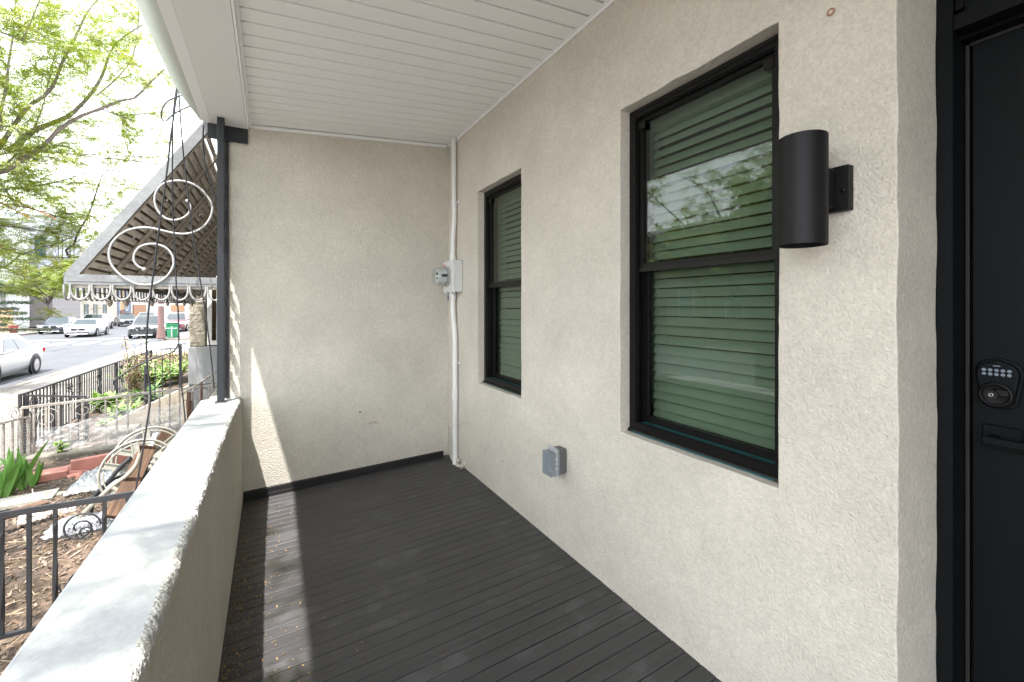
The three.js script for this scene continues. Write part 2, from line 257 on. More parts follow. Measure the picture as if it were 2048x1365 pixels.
  part('door_handle', [face(new THREE.CylinderGeometry(0.011, 0.011, 0.05, 20).rotateX(Math.PI / 2), XS - 0.03, hy - 0.002, hz - 0.012), face(bev(0.14, 0.02, 0.012, 0.002), XS - 0.055, hy - 0.002, hz + 0.045)], M.door, door);
}
// partition at the far end of the porch
const endWall = thing('partition_wall', 'cream stucco partition wall with black baseboard closing the far end of the porch', 'wall');
{
  const poly = [[-0.30, -1.05], [XW - 0.002, -1.05], [XW - 0.002, 3.0], [-0.139, 2.75], [-0.139, 2.64], [-0.30, 2.64]];
  part('wall', metric(prism(poly, ZE - 0.22, ZE)), M.stuccoEnd, endWall);
  const p = prism([[-0.168, -0.072], [XW - 0.06, -0.001], [XW - 0.06, 0.044], [-0.168, -0.010]], ZE + 0.0005, ZE + 0.03);
  part('baseboard', [metric(p), prism([[-0.168, -0.072], [XW - 0.06, -0.001], [XW - 0.06, 0.014], [-0.168, -0.046]], ZE + 0.0305, ZE + 0.045)], M.baseboard, endWall);
  part('stain', [metric(span(0.64, 0.66, 0.47, 0.48, ZE, ZE + 0.002))], std(0.2, 0.13, 0.07, 0.9), endWall);
}
// parapet: white painted coping over a rough plaster edge
{
  const pw = thing('parapet_wall', 'low stucco parapet with white painted top along the street side of the porch', 'wall');
  const Z0 = ZE + 0.001, Z1 = -0.55, n = 620;
  const inTop = (t) => -0.176 - 0.03 * Math.sqrt(clamp(t * 2.6, 0, 1)), edge = (t, s) => (fbm(t, 0.5, 150, 1, 3, s) - 0.5);
  const z = (t) => lerp(Z0, Z1, t);
  // cross-section strips: outer face, top, rough edge, inner face
  part('coping', [metric(grid((s, t) => { const zz = z(t); const pts = [[-0.425, 0.60], [-0.428, 0.678], [-0.420, 0.686], [inTop(t) - 0.022 + edge(t, 3) * 0.006, 0.6872]]; const k = Math.round(s * 3); return V(pts[k][0], pts[k][1], zz); }, 3, n))], Object.assign(M.parapetPaint, DS), pw);
  part('rough_edge', [metric(grid((s, t) => { const e = fbm(s, t, 6, 420, 3, 77) - 0.5, f = fbm(s, t, 4, 120, 3, 79) - 0.5, k = Math.sin(s * Math.PI * 0.5); const x = lerp(inTop(t) - 0.022 + edge(t, 3) * 0.006, inTop(t) + edge(t, 9) * 0.008, k), y = lerp(0.6872, 0.658 + edge(t, 8) * 0.012, 1 - Math.cos(s * Math.PI * 0.5)), m = Math.sin(s * Math.PI); return V(x + (e * 0.006 + f * 0.004) * m, y + (e * 0.005 + f * 0.004) * m, z(t)); }, 8, 900))], Object.assign(M.parapetRough ??= withMap(std(0.52, 0.51, 0.50, 0.9), T.plaster, T.stuccoBump, 0.004), DS), pw);
  part('inner_face', [metric(grid((s, t) => V(lerp(inTop(t) + edge(t, 9) * 0.008 * (1 - s), -0.172, s), lerp(0.658 + edge(t, 8) * 0.012, -0.09, s), z(t)), 6, n))], Object.assign(M.parapetStucco, DS), pw);
  part('core', [metric(prism([[-0.424, -1.05], [-0.1735, -1.05], [-0.1735, -0.08], [-0.23, 0.64], [-0.424, 0.64]], Z0, Z1))], M.parapetStucco, pw);
}
// porch roof edge: boxed beam, fascia, gutter, roof deck
{
  const pr = thing('porch_roof', 'white boxed beam and gutter edge of the porch roof above the parapet', 'roof');
  part('beam', [prism([[-0.146, 2.72], [-0.148, 2.643], [-0.363, 2.643], [-0.363, 2.72]], ZE + 0.018, 1.6)], M.trimWhite, pr);
  part('fascia', [prism([[-0.3635, 2.6425], [-0.422, 2.652], [-0.428, 2.70], [-0.428, 2.98], [-0.3635, 2.98]], ZE + 0.012, 1.6)], M.trimWhite, pr);
  part('inner_trim', [span(-0.146, -0.135, 2.643, 2.70, ZE + 0.0145, 1.6), span(-0.135, -0.118, 2.668, 2.676, ZE + 0.03, 1.6)], M.vinyl, pr);
  part('gutter', [grid((s, t) => { const zz = lerp(ZE + 0.012, 1.6, t), e = clamp((zz - ZE) / 0.22, 0, 1), ee = e * e * (3 - 2 * e) + 0.35 * clamp((zz + 3.5) / 2, 0, 1), wv = (fbm(t, 0.1, 13, 1, 3, 91) - 0.5) * 0.02; const k = Math.sin(s * Math.PI / 2); return V(-0.4215 - s * (0.0575 + 0.075 * ee), 2.6515 + (1 - Math.cos(s * Math.PI / 2)) * (0.11 + 0.045 * ee) + wv * Math.sin(s * Math.PI) , zz); }, 10, 120)], M.gutter, pr);
  part('roof_deck', [prism([[-0.5, 2.985], [-0.5, 3.0], [XW, 3.15], [XW, 2.87], [-0.1, 2.745], [-0.36, 2.73], [-0.36, 2.985]], ZE - 0.22, 1.6)], M.vinylDark, pr);
  // closing wall behind the photographer
  const bw = thing('partition_wall', 'stucco partition wall closing the near end of the porch', 'wall');
  part('wall', metric(span(0.35, XW, -1.05, 2.85, 1.601, 1.8)), M.stuccoEnd, bw);
}
// ---------- street: ground, road, pavements, buildings, cars ----------
T.asphalt = texture(1024, 4.2, (u, v) => { const a = fbm(u, v, 5, 5, 6, 201), g = fbm(u, v, 220, 220, 2, 203); const k = 0.47 + (a - 0.5) * 0.14 + (g - 0.5) * 0.16; return [k, k * 1.0, k * 1.01]; });
T.concrete = texture(1024, 3.1, (u, v) => { const a = fbm(u, v, 6, 6, 6, 211), g = fbm(u, v, 200, 200, 2, 213), cr = Math.abs(fbm(u, v, 5, 5, 5, 217) - 0.5) < 0.004 ? 0.8 : 1; const k = (0.72 + (a - 0.5) * 0.3 + (g - 0.5) * 0.12) * cr; return [k, k * 0.975, k * 0.93]; });
T.soil = texture(1024, 1.9, (u, v) => { const a = fbm(u, v, 9, 9, 6, 221), b = fbm(u, v, 60, 60, 3, 223), c = fbm(u, v, 4, 4, 5, 227); const k = 0.36 + (a - 0.5) * 0.35 + (b - 0.5) * 0.4; return [k * 1.08 + c * 0.06, k * 0.93 + c * 0.06, k * 0.80 + c * 0.05]; });
T.soilBump = texture(512, 0.8, (u, v) => fbm(u, v, 14, 14, 6, 231), false);
Object.assign(M, {
  asphalt: withMap(std(0.30, 0.305, 0.32, 0.9), T.asphalt), concrete: withMap(std(0.29, 0.272, 0.25, 0.9), T.concrete, T.roughBump, 0.002), paintWhite: withMap(std(0.62, 0.62, 0.61, 0.8), T.rough), soil: withMap(std(0.42, 0.385, 0.365, 0.95), T.soil, T.soilBump, 0.03),
  groundFar: withMap(std(0.45, 0.45, 0.44, 0.95), T.concrete),
  siding: std(0.55, 0.55, 0.56, 0.6), greyPanel: std(0.26, 0.28, 0.33, 0.5), brickGrey: withMap(std(0.27, 0.25, 0.245, 0.9), T.rough), cream: withMap(std(0.48, 0.43, 0.37, 0.9), T.rough), navy: std(0.10, 0.12, 0.17, 0.7), orangeWood: withMap(std(0.42, 0.22, 0.12, 0.7), T.board), tanWood: withMap(std(0.45, 0.33, 0.19, 0.85), T.board), paleWall: std(0.5, 0.48, 0.46, 0.85), redBrick: withMap(std(0.26, 0.12, 0.09, 0.9), T.rough),
  farGlass: std(0.06, 0.09, 0.10, 0.08, { metalness: 0.2 }), tealGlass: std(0.015, 0.045, 0.055, 0.15), frameWhite: std(0.7, 0.7, 0.68, 0.5), frameDark: std(0.06, 0.06, 0.07, 0.5), roofing: std(0.12, 0.12, 0.12, 0.9),
});
const YS = -1.10, YK = -0.985; // road surface, pavement surface
{
  struct('ground', metric(new THREE.PlaneGeometry(900, 900, 8, 8).rotateX(-Math.PI / 2).translate(0, YS - 0.008, -60)), M.groundFar);
  struct('road', metric(join([new THREE.PlaneGeometry(11.4, 260, 2, 40).rotateX(-Math.PI / 2).translate(-12.35, YS, -70)])), M.asphalt);
  struct('cross_street', metric(new THREE.PlaneGeometry(120, 9.2, 20, 2).rotateX(-Math.PI / 2).translate(-10, YS - 0.004, -33.6)), M.asphalt);
  const side = struct('pavement'); 
  const slab = (x0, x1, z0, z1) => part('paving_slab', metric(bevSpan(x0 + 0.006, x1 - 0.006, YS - 0.05, YK + rr(-0.004, 0.004), z0 + 0.006, z1 - 0.006, 0.006)), M.concrete, side);
  for (let z = 3; z > -28.5; z -= 1.5) for (const [a, b] of [[-5.0, -3.45], [-6.38, -5.0]]) slab(a, b, z - 1.5, z);
  for (let z = -39; z > -60; z -= 1.5) slab(-6.38, -3.45, z - 1.5, z);
  part('kerb', [metric(bevSpan(-6.6, -6.385, YS - 0.05, YK + 0.006, -28.5, 3, 0.02)), metric(bevSpan(-6.6, -6.385, YS - 0.05, YK + 0.006, -130, -39, 0.02))], M.concrete, side);
  part('far_slabs', metric(span(-6.38, -1, YS - 0.05, YK, -130, -60)), M.concrete, side);
  const far = struct('pavement');
  for (let z = 6; z > -29; z -= 1.8) part('paving_slab', metric(bevSpan(-21.5, -18.26, YS - 0.05, YK + rr(-0.004, 0.004), z - 1.79, z, 0.006)), M.concrete, far);
  for (let z = -39; z > -96; z -= 1.8) part('paving_slab', metric(bevSpan(-21.5, -18.26, YS - 0.05, YK + rr(-0.004, 0.004), z - 1.79, z, 0.006)), M.concrete, far);
  part('kerb', [metric(bevSpan(-18.25, -18.05, YS - 0.05, YK + 0.006, -29, 6, 0.02)), metric(bevSpan(-18.25, -18.05, YS - 0.05, YK + 0.006, -130, -39, 0.02))], M.concrete, far);
  const marks = struct('road_marking');
  const mark = (x0, x1, z0, z1) => part('crosswalk_bar', metric(new THREE.PlaneGeometry(x1 - x0, z1 - z0, 1, 1).rotateX(-Math.PI / 2).translate((x0 + x1) / 2, YS + 0.004, (z0 + z1) / 2)), M.paintWhite, marks);
  for (let i = 0; i < 8; i++) mark(-8.2 - i * 1.32, -7.55 - i * 1.32, -40.2, -37.2);
  mark(-17.8, -7.2, -43.4, -42.9);
  for (let i = 0; i < 7; i++) mark(-6.9, -3.1, -30.4 - i * 1.15, -29.85 - i * 1.15);
}
// a building: boxes with window openings fitted with frames and panes
function building(name, label, o) {
  const b = thing(name, label, 'building', [0, 0, 0]);
  part('wall', metric(join(o.walls.map((w) => span(...w)))), o.mat, b);
  for (const [n, boxes, m] of o.extra ?? []) for (const q of boxes) part(n, metric(bevSpan(...q, 0.02)), m, b);
  for (const [side, a, y, w, h, pl] of o.windows ?? []) { // side 'z': faces +z at plane pl ; 'x': faces +x
    const fr = []; const t = 0.07, d = 0.06;
    const mk = (u0, u1, y0, y1, p0, p1) => side === 'z' ? span(u0, u1, y0, y1, p0, p1) : span(p0, p1, y0, y1, u0, u1);
    fr.push(mk(a - w / 2, a + w / 2, y, y + t, pl + 0.002, pl + d), mk(a - w / 2, a + w / 2, y + h - t, y + h, pl + 0.002, pl + d), mk(a - w / 2, a - w / 2 + t, y + t, y + h - t, pl + 0.002, pl + d), mk(a + w / 2 - t, a + w / 2, y + t, y + h - t, pl + 0.002, pl + d), mk(a - w / 2 + t, a + w / 2 - t, y + h / 2 - 0.03, y + h / 2 + 0.03, pl + 0.002, pl + d - 0.01));
    const f = part('window', fr, o.frame ?? M.frameWhite, b);
    part('pane', mk(a - w / 2 + t, a + w / 2 - t, y + t, y + h - t, pl + 0.002, pl + 0.02), o.pane ?? M.farGlass, f);
  }
  return b;
}
{
  const G = YK;
  { // white sided house at the left edge
    const b = building('sided_house', 'white house with horizontal siding boards at the left edge beyond the street', { mat: M.paleWall, walls: [[-36, -22.6, G, 9.4, -66, -58]], windows: [['z', -26, 1.2, 1.1, 1.7, -57.95], ['z', -26, 4.6, 1.1, 1.7, -57.95], ['z', -30, 4.6, 1.1, 1.7, -57.95], ['x', -60.5, 5.2, 1.1, 1.7, -22.55], ['x', -60.5, 1.2, 1.1, 1.7, -22.55]] });
    const s = []; for (let y = G + 0.2; y < 9.3; y += 0.24) { s.push(prism([[0, 0], [0.045, 0], [0.012, 0.235], [0, 0.235]], 0, 8).translate(-22.598, y, -66)); s.push(prism([[0, 0], [0.045, 0], [0.012, 0.235], [0, 0.235]], 0, 13.4).rotateY(-Math.PI / 2).translate(-22.6, y, -57.998)); }
    const sd = part('siding', s, M.siding, b); sd.userData.kind = 'stuff';
    part('roof', prism([[-36.5, 9.401], [-22.2, 9.401], [-22.2, 9.7], [-36.5, 9.7]], -66.3, -57.6), M.roofing, b);
  }
  building('narrow_building', 'narrow modern grey panel building with brick base behind the yellow-green branches', { mat: M.greyPanel, frame: M.frameDark, pane: M.tealGlass, walls: [[-25.2, -21.4, 3.0, 11.6, -76, -68]], windows: [['z', -22.4, 6.8, 0.9, 2.4, -68 + 0.001], ['z', -22.6, 3.4, 1.3, 1.8, -68 + 0.001], ['x', -70, 6.8, 1.2, 2.6, -21.399], ['x', -73.5, 6.8, 1.2, 2.6, -21.399], ['z', -24.1, -0.8, 0.9, 1.0, -67.84]],
    extra: [['base', [[-25.3, -21.35, G, 2.98, -76, -67.85]], M.brickGrey], ['panel', [[-25.1, -23.4, 3.1, 6.3, -67.995, -67.95], [-25.1, -23.4, 6.35, 9.3, -67.995, -67.95], [-25.1, -21.5, 9.35, 11.5, -67.995, -67.95]], M.greyPanel], ['step', [[-21.3, -20.2, G, -0.6, -70, -68.6], [-21.3, -20.5, -0.6, -0.25, -70, -68.6], [-21.3, -20.8, -0.25, 0.1, -70, -68.6]], M.frameDark]] });
  building('cream_building', 'long cream rendered building beyond the parked cars', { mat: M.cream, frame: M.frameDark, walls: [[-27, -21.5, G, 8.6, -92, -76.2]], windows: [['x', -78.5, -0.4, 1.5, 2.0, -21.499], ['x', -82, -0.4, 1.5, 2.0, -21.499], ['x', -86, -0.4, 1.5, 2.0, -21.499], ['x', -79, 3.4, 1.2, 1.9, -21.499], ['x', -83, 3.4, 1.2, 1.9, -21.499], ['x', -88, 3.4, 1.2, 1.9, -21.499]], extra: [['cornice', [[-27.1, -21.3, 8.6, 9, -92.1, -76.1]], M.paleWall]] });
  building('dark_row_house', 'dark blue row house with steps seen under the hanging scallops', { mat: M.navy, walls: [[-28, -21.5, G, 8.2, -100, -92.2]], windows: [['x', -94, 0.6, 1.3, 2.0, -21.499], ['x', -97.5, 0.6, 1.3, 2.0, -21.499], ['x', -94, 4, 1.3, 2.0, -21.499], ['x', -97.5, 4, 1.3, 2.0, -21.499]], extra: [['step', [[-21.4, -20, G, -0.4, -96.6, -95], [-21.4, -20.6, -0.4, 0.2, -96.6, -95]], M.concrete]] });
  building('pale_row_house', 'pale row house with an orange timber ground floor at the end of the street', { mat: M.paleWall, walls: [[-30, -21.5, G, 8.4, -120, -100.2], [-21, 4, G, 8, -134, -126]], windows: [['x', -104, 3.6, 1.3, 2.0, -21.499], ['x', -108, 3.6, 1.3, 2.0, -21.499], ['z', -16, 0.4, 1.5, 2.1, -125.99], ['z', -12, 0.4, 1.5, 2.1, -125.99], ['z', -8, 0.4, 1.5, 2.1, -125.99], ['z', -16, 4, 1.5, 2.1, -125.99], ['z', -12, 4, 1.5, 2.1, -125.99]], extra: [['timber_front', [[-21.45, -21.3, G, 1.6, -110, -101]], M.orangeWood], ['timber_front', [[-20, -17.5, 0.2, 1.6, -125.9, -125.7]], M.orangeWood]] });
  // houses across the street from the porch, mirrored in its windows
  building('brick_row_house', 'red brick row house across the street, mirrored in the porch windows', { mat: M.redBrick, walls: [[-30, -21.6, G, 7.2, -14, -3]], windows: [['x', -5, 0.6, 1.2, 1.9, -21.599], ['x', -8.5, 0.6, 1.2, 1.9, -21.599], ['x', -12, 0.6, 1.2, 1.9, -21.599], ['x', -5, 4, 1.2, 1.9, -21.599], ['x', -8.5, 4, 1.2, 1.9, -21.599], ['x', -12, 4, 1.2, 1.9, -21.599]], extra: [['cornice', [[-30, -21.3, 7.2, 7.6, -14, -3]], M.paleWall]] });
  building('brick_row_house', 'tan brick row house across the street nearer the crossing, mirrored in the windows', { mat: M.tanBrick ??= withMap(std(0.22, 0.17, 0.13, 0.9), T.rough), walls: [[-30, -21.6, G, 6.4, -28, -14.1]], windows: [['x', -16.5, 0.6, 1.2, 1.9, -21.599], ['x', -20, 0.6, 1.2, 1.9, -21.599], ['x', -24, 0.6, 1.2, 1.9, -21.599], ['x', -16.5, 4, 1.2, 1.8, -21.599], ['x', -20, 4, 1.2, 1.8, -21.599], ['x', -24, 4, 1.2, 1.8, -21.599]], extra: [['cornice', [[-30, -21.3, 6.4, 6.8, -28, -14.1]], M.paleWall]] });
  { // tan board fence at the left edge
    const f = thing('board_fence', 'tan board fence at the left edge behind the dark fir branches', 'fence');
    for (let x = -25.5; x < -20.6; x += 0.2) part('fence_board', bev(0.185, 2.2, 0.03, 0.004).translate(x, G + 1.1 + rr(-0.02, 0.02), -57.2), M.tanWood, f);
    for (const y of [0.3, 1.7]) part('rail', span(-25.6, -20.7, G + y, G + y + 0.09, -57.3, -57.22), M.tanWood, f);
  }
  { const p = at(27, 666, 'y', YK); const b = thing('bucket', 'faded red plastic bucket standing on the far pavement at the left edge', 'bucket', [p.x, YK, p.z]);
    const red = std(0.30, 0.06, 0.05, 0.6, DS);
    part('body', new THREE.LatheGeometry([[0.001, 0.02], [0.22, 0], [0.3, 0.62], [0.33, 0.62], [0.33, 0.66], [0.28, 0.66], [0.21, 0.04]].map(([a, c]) => new THREE.Vector2(a, c)), 20), red, b);
    part('handle', new THREE.TorusGeometry(0.3, 0.015, 6, 16, Math.PI).translate(0, 0.6, 0), M.steel, b); }
}
// ---------- cars (forward = +z) ----------
const carMats = { tyre: std(0.02, 0.02, 0.02, 0.8), rim: std(0.5, 0.5, 0.52, 0.3, { metalness: 0.7 }), glass: std(0.02, 0.028, 0.03, 0.06), black: std(0.012, 0.012, 0.013, 0.4), lamp: std(0.7, 0.72, 0.75, 0.12), tail: std(0.4, 0.015, 0.02, 0.2), chrome: std(0.6, 0.6, 0.62, 0.2, { metalness: 0.9 }), plate: std(0.6, 0.6, 0.55, 0.5), amber: std(0.6, 0.2, 0.02, 0.3) };
function car(name, label, o) {
  const c = thing(name, label, 'car', [o.x, YS, o.z], o.turn ?? 0, o.group);
  const L = o.L, Wd = o.W / 2, h = o.h, belt = o.belt, hood = o.hood, suv = o.suv;
  const paint = new THREE.MeshPhysicalMaterial({ color: new THREE.Color().setRGB(...o.color), roughness: 0.35, metalness: o.metal ?? 0.1, clearcoat: 1, clearcoatRoughness: 0.05 });
  const zf = L / 2, zr = -L / 2, wb = o.wb / 2, wr = o.wr, clear = 0.19;
  // lower body: stations along z with their own width, base and top heights
  const st = o.st ?? [[1, 0.62, 0.34, hood * 0.70], [0.985, 0.80, 0.26, hood * 0.80], [0.93, 0.93, 0.22, hood * 0.90], [0.82, 0.985, 0.2, hood * 0.955], [0.62, 1, 0.2, hood], [0.36, 1, 0.2, belt * 0.985], [0, 1, 0.2, belt], [-0.45, 1, 0.2, belt * 1.01], [-0.7, 0.99, 0.2, o.deck], [-0.88, 0.965, 0.22, o.deck * 1.0], [-0.96, 0.90, 0.27, o.deck * 0.97], [-1, 0.78, 0.36, o.deck * 0.9]];
  const sec = (w, y0, y1) => { const W2 = Wd * w; return [[0, y0], [W2 * 0.82, y0], [W2 * 0.95, y0 + 0.06], [W2 * 0.985, lerp(y0, y1, 0.3)], [W2, lerp(y0, y1, 0.55)], [W2 * 0.985, lerp(y0, y1, 0.8)], [W2 * 0.94, lerp(y0, y1, 0.93)], [W2 * 0.80, lerp(y0, y1, 0.985)], [W2 * 0.4, y1 + 0.012], [0, y1 + 0.016]]; };
  const smooth = (f) => { const k = clamp(f, 0, 1) * (st.length - 1), i = Math.min(st.length - 2, Math.floor(k)), t = k - i; return st[i].map((a, q) => lerp(a, st[i + 1][q], t)); };
  const nS = (st.length - 1) * 3, half = 9;
  part('body', [grid((s, t) => { const [zz, w, y0, y1] = smooth(t); const k = Math.round(s * 2 * half), sgn = k <= half ? 1 : -1, p = sec(w, y0, y1)[k <= half ? k : 2 * half - k]; return V(sgn * p[0], p[1], zz * zf); }, 2 * half, nS),
    ...[0, 1].map((e) => { const [zz, w, y0, y1] = st[e ? st.length - 1 : 0], p = sec(w, y0, y1); const sh = new THREE.Shape([...p.map(([a, b]) => new THREE.Vector2(a, b)), ...p.slice(0, -1).reverse().map(([a, b]) => new THREE.Vector2(-a, b))]); const g = new THREE.ShapeGeometry(sh).translate(0, 0, zz * zf); return g; })], Object.assign(paint, DS), c);
  // cabin
  const [xA, xB, xC, xD] = o.cabin, wB = Wd * 0.93, wT = Wd * (suv ? 0.74 : 0.70), yb = belt - 0.03, yt = h;
  const cab = (s, t, face, off) => { // face 0 front,1 rear,2 left(+x),3 right
    const te = Math.pow(t, 0.92), za = lerp(xA, xB, te), zd = lerp(xD, xC, te), w = lerp(wB, wT, Math.pow(t, 1.25)), y = lerp(yb, yt - 0.02, t);
    if (face < 2) { const q = (s - 0.5) * 2; return V(q * w, y + off * 0.5, (face ? zd : za) + (face ? -1 : 1) * (0.10 * (1 - q * q) * (1 - t * 0.4) + off)); }
    return V((face === 2 ? 1 : -1) * (w + off), y, lerp(zd, za, s)); };
  const roof = grid((s, t) => { const q = (s - 0.5) * 2, r = (t - 0.5) * 2; const zz = t < 0.5 ? lerp(xC - 0.06 * (1 - q * q), (xB + xC) / 2, t * 2) : lerp((xB + xC) / 2, xB + 0.06 * (1 - q * q), t * 2 - 1); return V(q * wT, yt - 0.02 + 0.035 * (1 - q ** 4) * 1 + 0.02 * (1 - r * r) , zz); }, 10, 10);
  part('cabin', [grid((s, t) => cab(s, t, 0, 0), 10, 6), grid((s, t) => cab(s, t, 1, 0), 10, 6), grid((s, t) => cab(s, t, 2, 0), 8, 6), grid((s, t) => cab(s, t, 3, 0), 8, 6), roof], paint, c);
  const pane = (face, s0, s1, t0, t1) => grid((s, t) => cab(lerp(s0, s1, s), lerp(t0, t1, t), face, 0.012), 8, 5);
  const gl = Object.assign(carMats.glass, DS);
  part('windscreen', pane(0, 0.06, 0.94, 0.08, 0.95), gl, c); part('rear_window', pane(1, 0.08, 0.92, 0.12, 0.9), gl, c);
  for (const f of [2, 3]) { part('side_window', pane(f, suv ? 0.54 : 0.53, 0.90, 0.1, 0.88), gl, c); part('side_window', pane(f, suv ? 0.27 : 0.17, 0.505, 0.1, 0.88), gl, c); if (suv) part('side_window', pane(f, 0.06, 0.24, 0.12, 0.86), gl, c); }
  // wheels
  const tyre = new THREE.TorusGeometry(wr - 0.065, 0.085, 8, 24).scale(1, 1, 1.15).rotateY(Math.PI / 2), hub = [new THREE.CylinderGeometry(wr - 0.11, wr - 0.11, 0.12, 20, 1, true).rotateZ(Math.PI / 2), new THREE.CylinderGeometry(0.06, 0.06, 0.17, 10).rotateZ(Math.PI / 2), ...[...Array(o.spokes ?? 6)].map((_, i) => bx(0.03, wr * 1.42, 0.055, 0.062, 0, 0).rotateX(i * Math.PI / (o.spokes ?? 6)))];
  const dk = new THREE.CylinderGeometry(wr - 0.1, wr - 0.1, 0.05, 20).rotateZ(Math.PI / 2);
  const hubG = join(hub.map((g) => g)), tyreG = tyre;
  for (const sx of [-1, 1]) for (const zz of [wb, -wb]) {
    part('wheel_arch', [new THREE.CylinderGeometry(wr + 0.075, wr + 0.075, 0.05, 28).rotateZ(Math.PI / 2).translate(sx * (Wd - 0.016), wr + 0.01, zz + (o.axle ?? 0)), ], carMats.black, c);
    const w = part('wheel', [tyreG.clone(), dk.clone()], carMats.tyre, c); w.position.set(sx * (Wd - 0.045), wr, zz + (o.axle ?? 0)); if (sx < 0) w.rotation.y = Math.PI;
    part('rim', hubG, carMats.rim, w);
  }
  // face
  const fz = (w, y) => zf; // nose plane, slightly proud pieces
  for (const sx of [-1, 1]) {
    part('headlight', [bev(0.40, suv ? 0.13 : 0.14, 0.10, 0.035, 2).rotateZ(sx * 0.18).rotateY(sx * 0.45).translate(sx * Wd * 0.72, hood * 0.78, zf * 0.965)], carMats.lamp, c);
    part('tail_light', [bev(0.34, 0.15, 0.12, 0.04, 2).rotateZ(-sx * 0.12).rotateY(-sx * 0.5).translate(sx * Wd * 0.80, o.deck * 0.82, zr * 0.955)], carMats.tail, c);
    part('mirror', [bev(0.17, 0.13, 0.16, 0.045, 2).translate(sx * (Wd + 0.07), belt + 0.04, xA - 0.42), bx(0.1, 0.03, 0.05, sx * (Wd - 0.02), belt, xA - 0.42)], paint, c);
    for (const zz of [0.1, -0.95]) part('door_handle', bev(0.03, 0.03, 0.17, 0.008).translate(sx * (Wd * 1.0 - 0.002), belt - 0.13, zz), paint, c);
    part('sill', bevSpan(sx * (Wd - 0.03), sx * (Wd - 0.09), 0.17, 0.25, -wb + wr, wb - wr, 0.01), carMats.black, c);
  }
  part('grille', bev(o.W * 0.44, o.grille ?? 0.16, 0.08, 0.03, 2).translate(0, hood * 0.72, zf - 0.012), carMats.black, c);
  if (o.badge) part('badge', [new THREE.TorusGeometry(0.075, 0.012, 6, 20).translate(0, hood * 0.72, zf + 0.035), ...(o.badge === 'star' ? [0, 1, 2].map((k) => bx(0.014, 0.07, 0.012, 0, 0.035, 0).rotateZ(k * 2.094).translate(0, hood * 0.72, zf + 0.035)) : [bx(0.17, 0.03, 0.012, 0, hood * 0.72, zf + 0.035)])], carMats.chrome, c);
  if (o.vee) for (const sx of [-1, 1]) part('grille_trim', rod(V(sx * 0.5, hood * 0.88, zf - 0.02), V(sx * 0.25, hood * 0.55, zf + 0.035), 0.022, 6), carMats.chrome, c);
  part('bumper', bev(o.W * 0.70, 0.13, 0.08, 0.03, 2).translate(0, 0.36, zf - 0.03), carMats.black, c);
  part('bumper_trim', bev(o.W * 0.66, 0.035, 0.06, 0.01).translate(0, 0.265, zf - 0.005), carMats.chrome, c);
  part('license_plate', [bev(0.31, 0.15, 0.012, 0.004).translate(0, 0.62, zr * 1.0 - 0.012)], carMats.plate, c);
  return c;
}
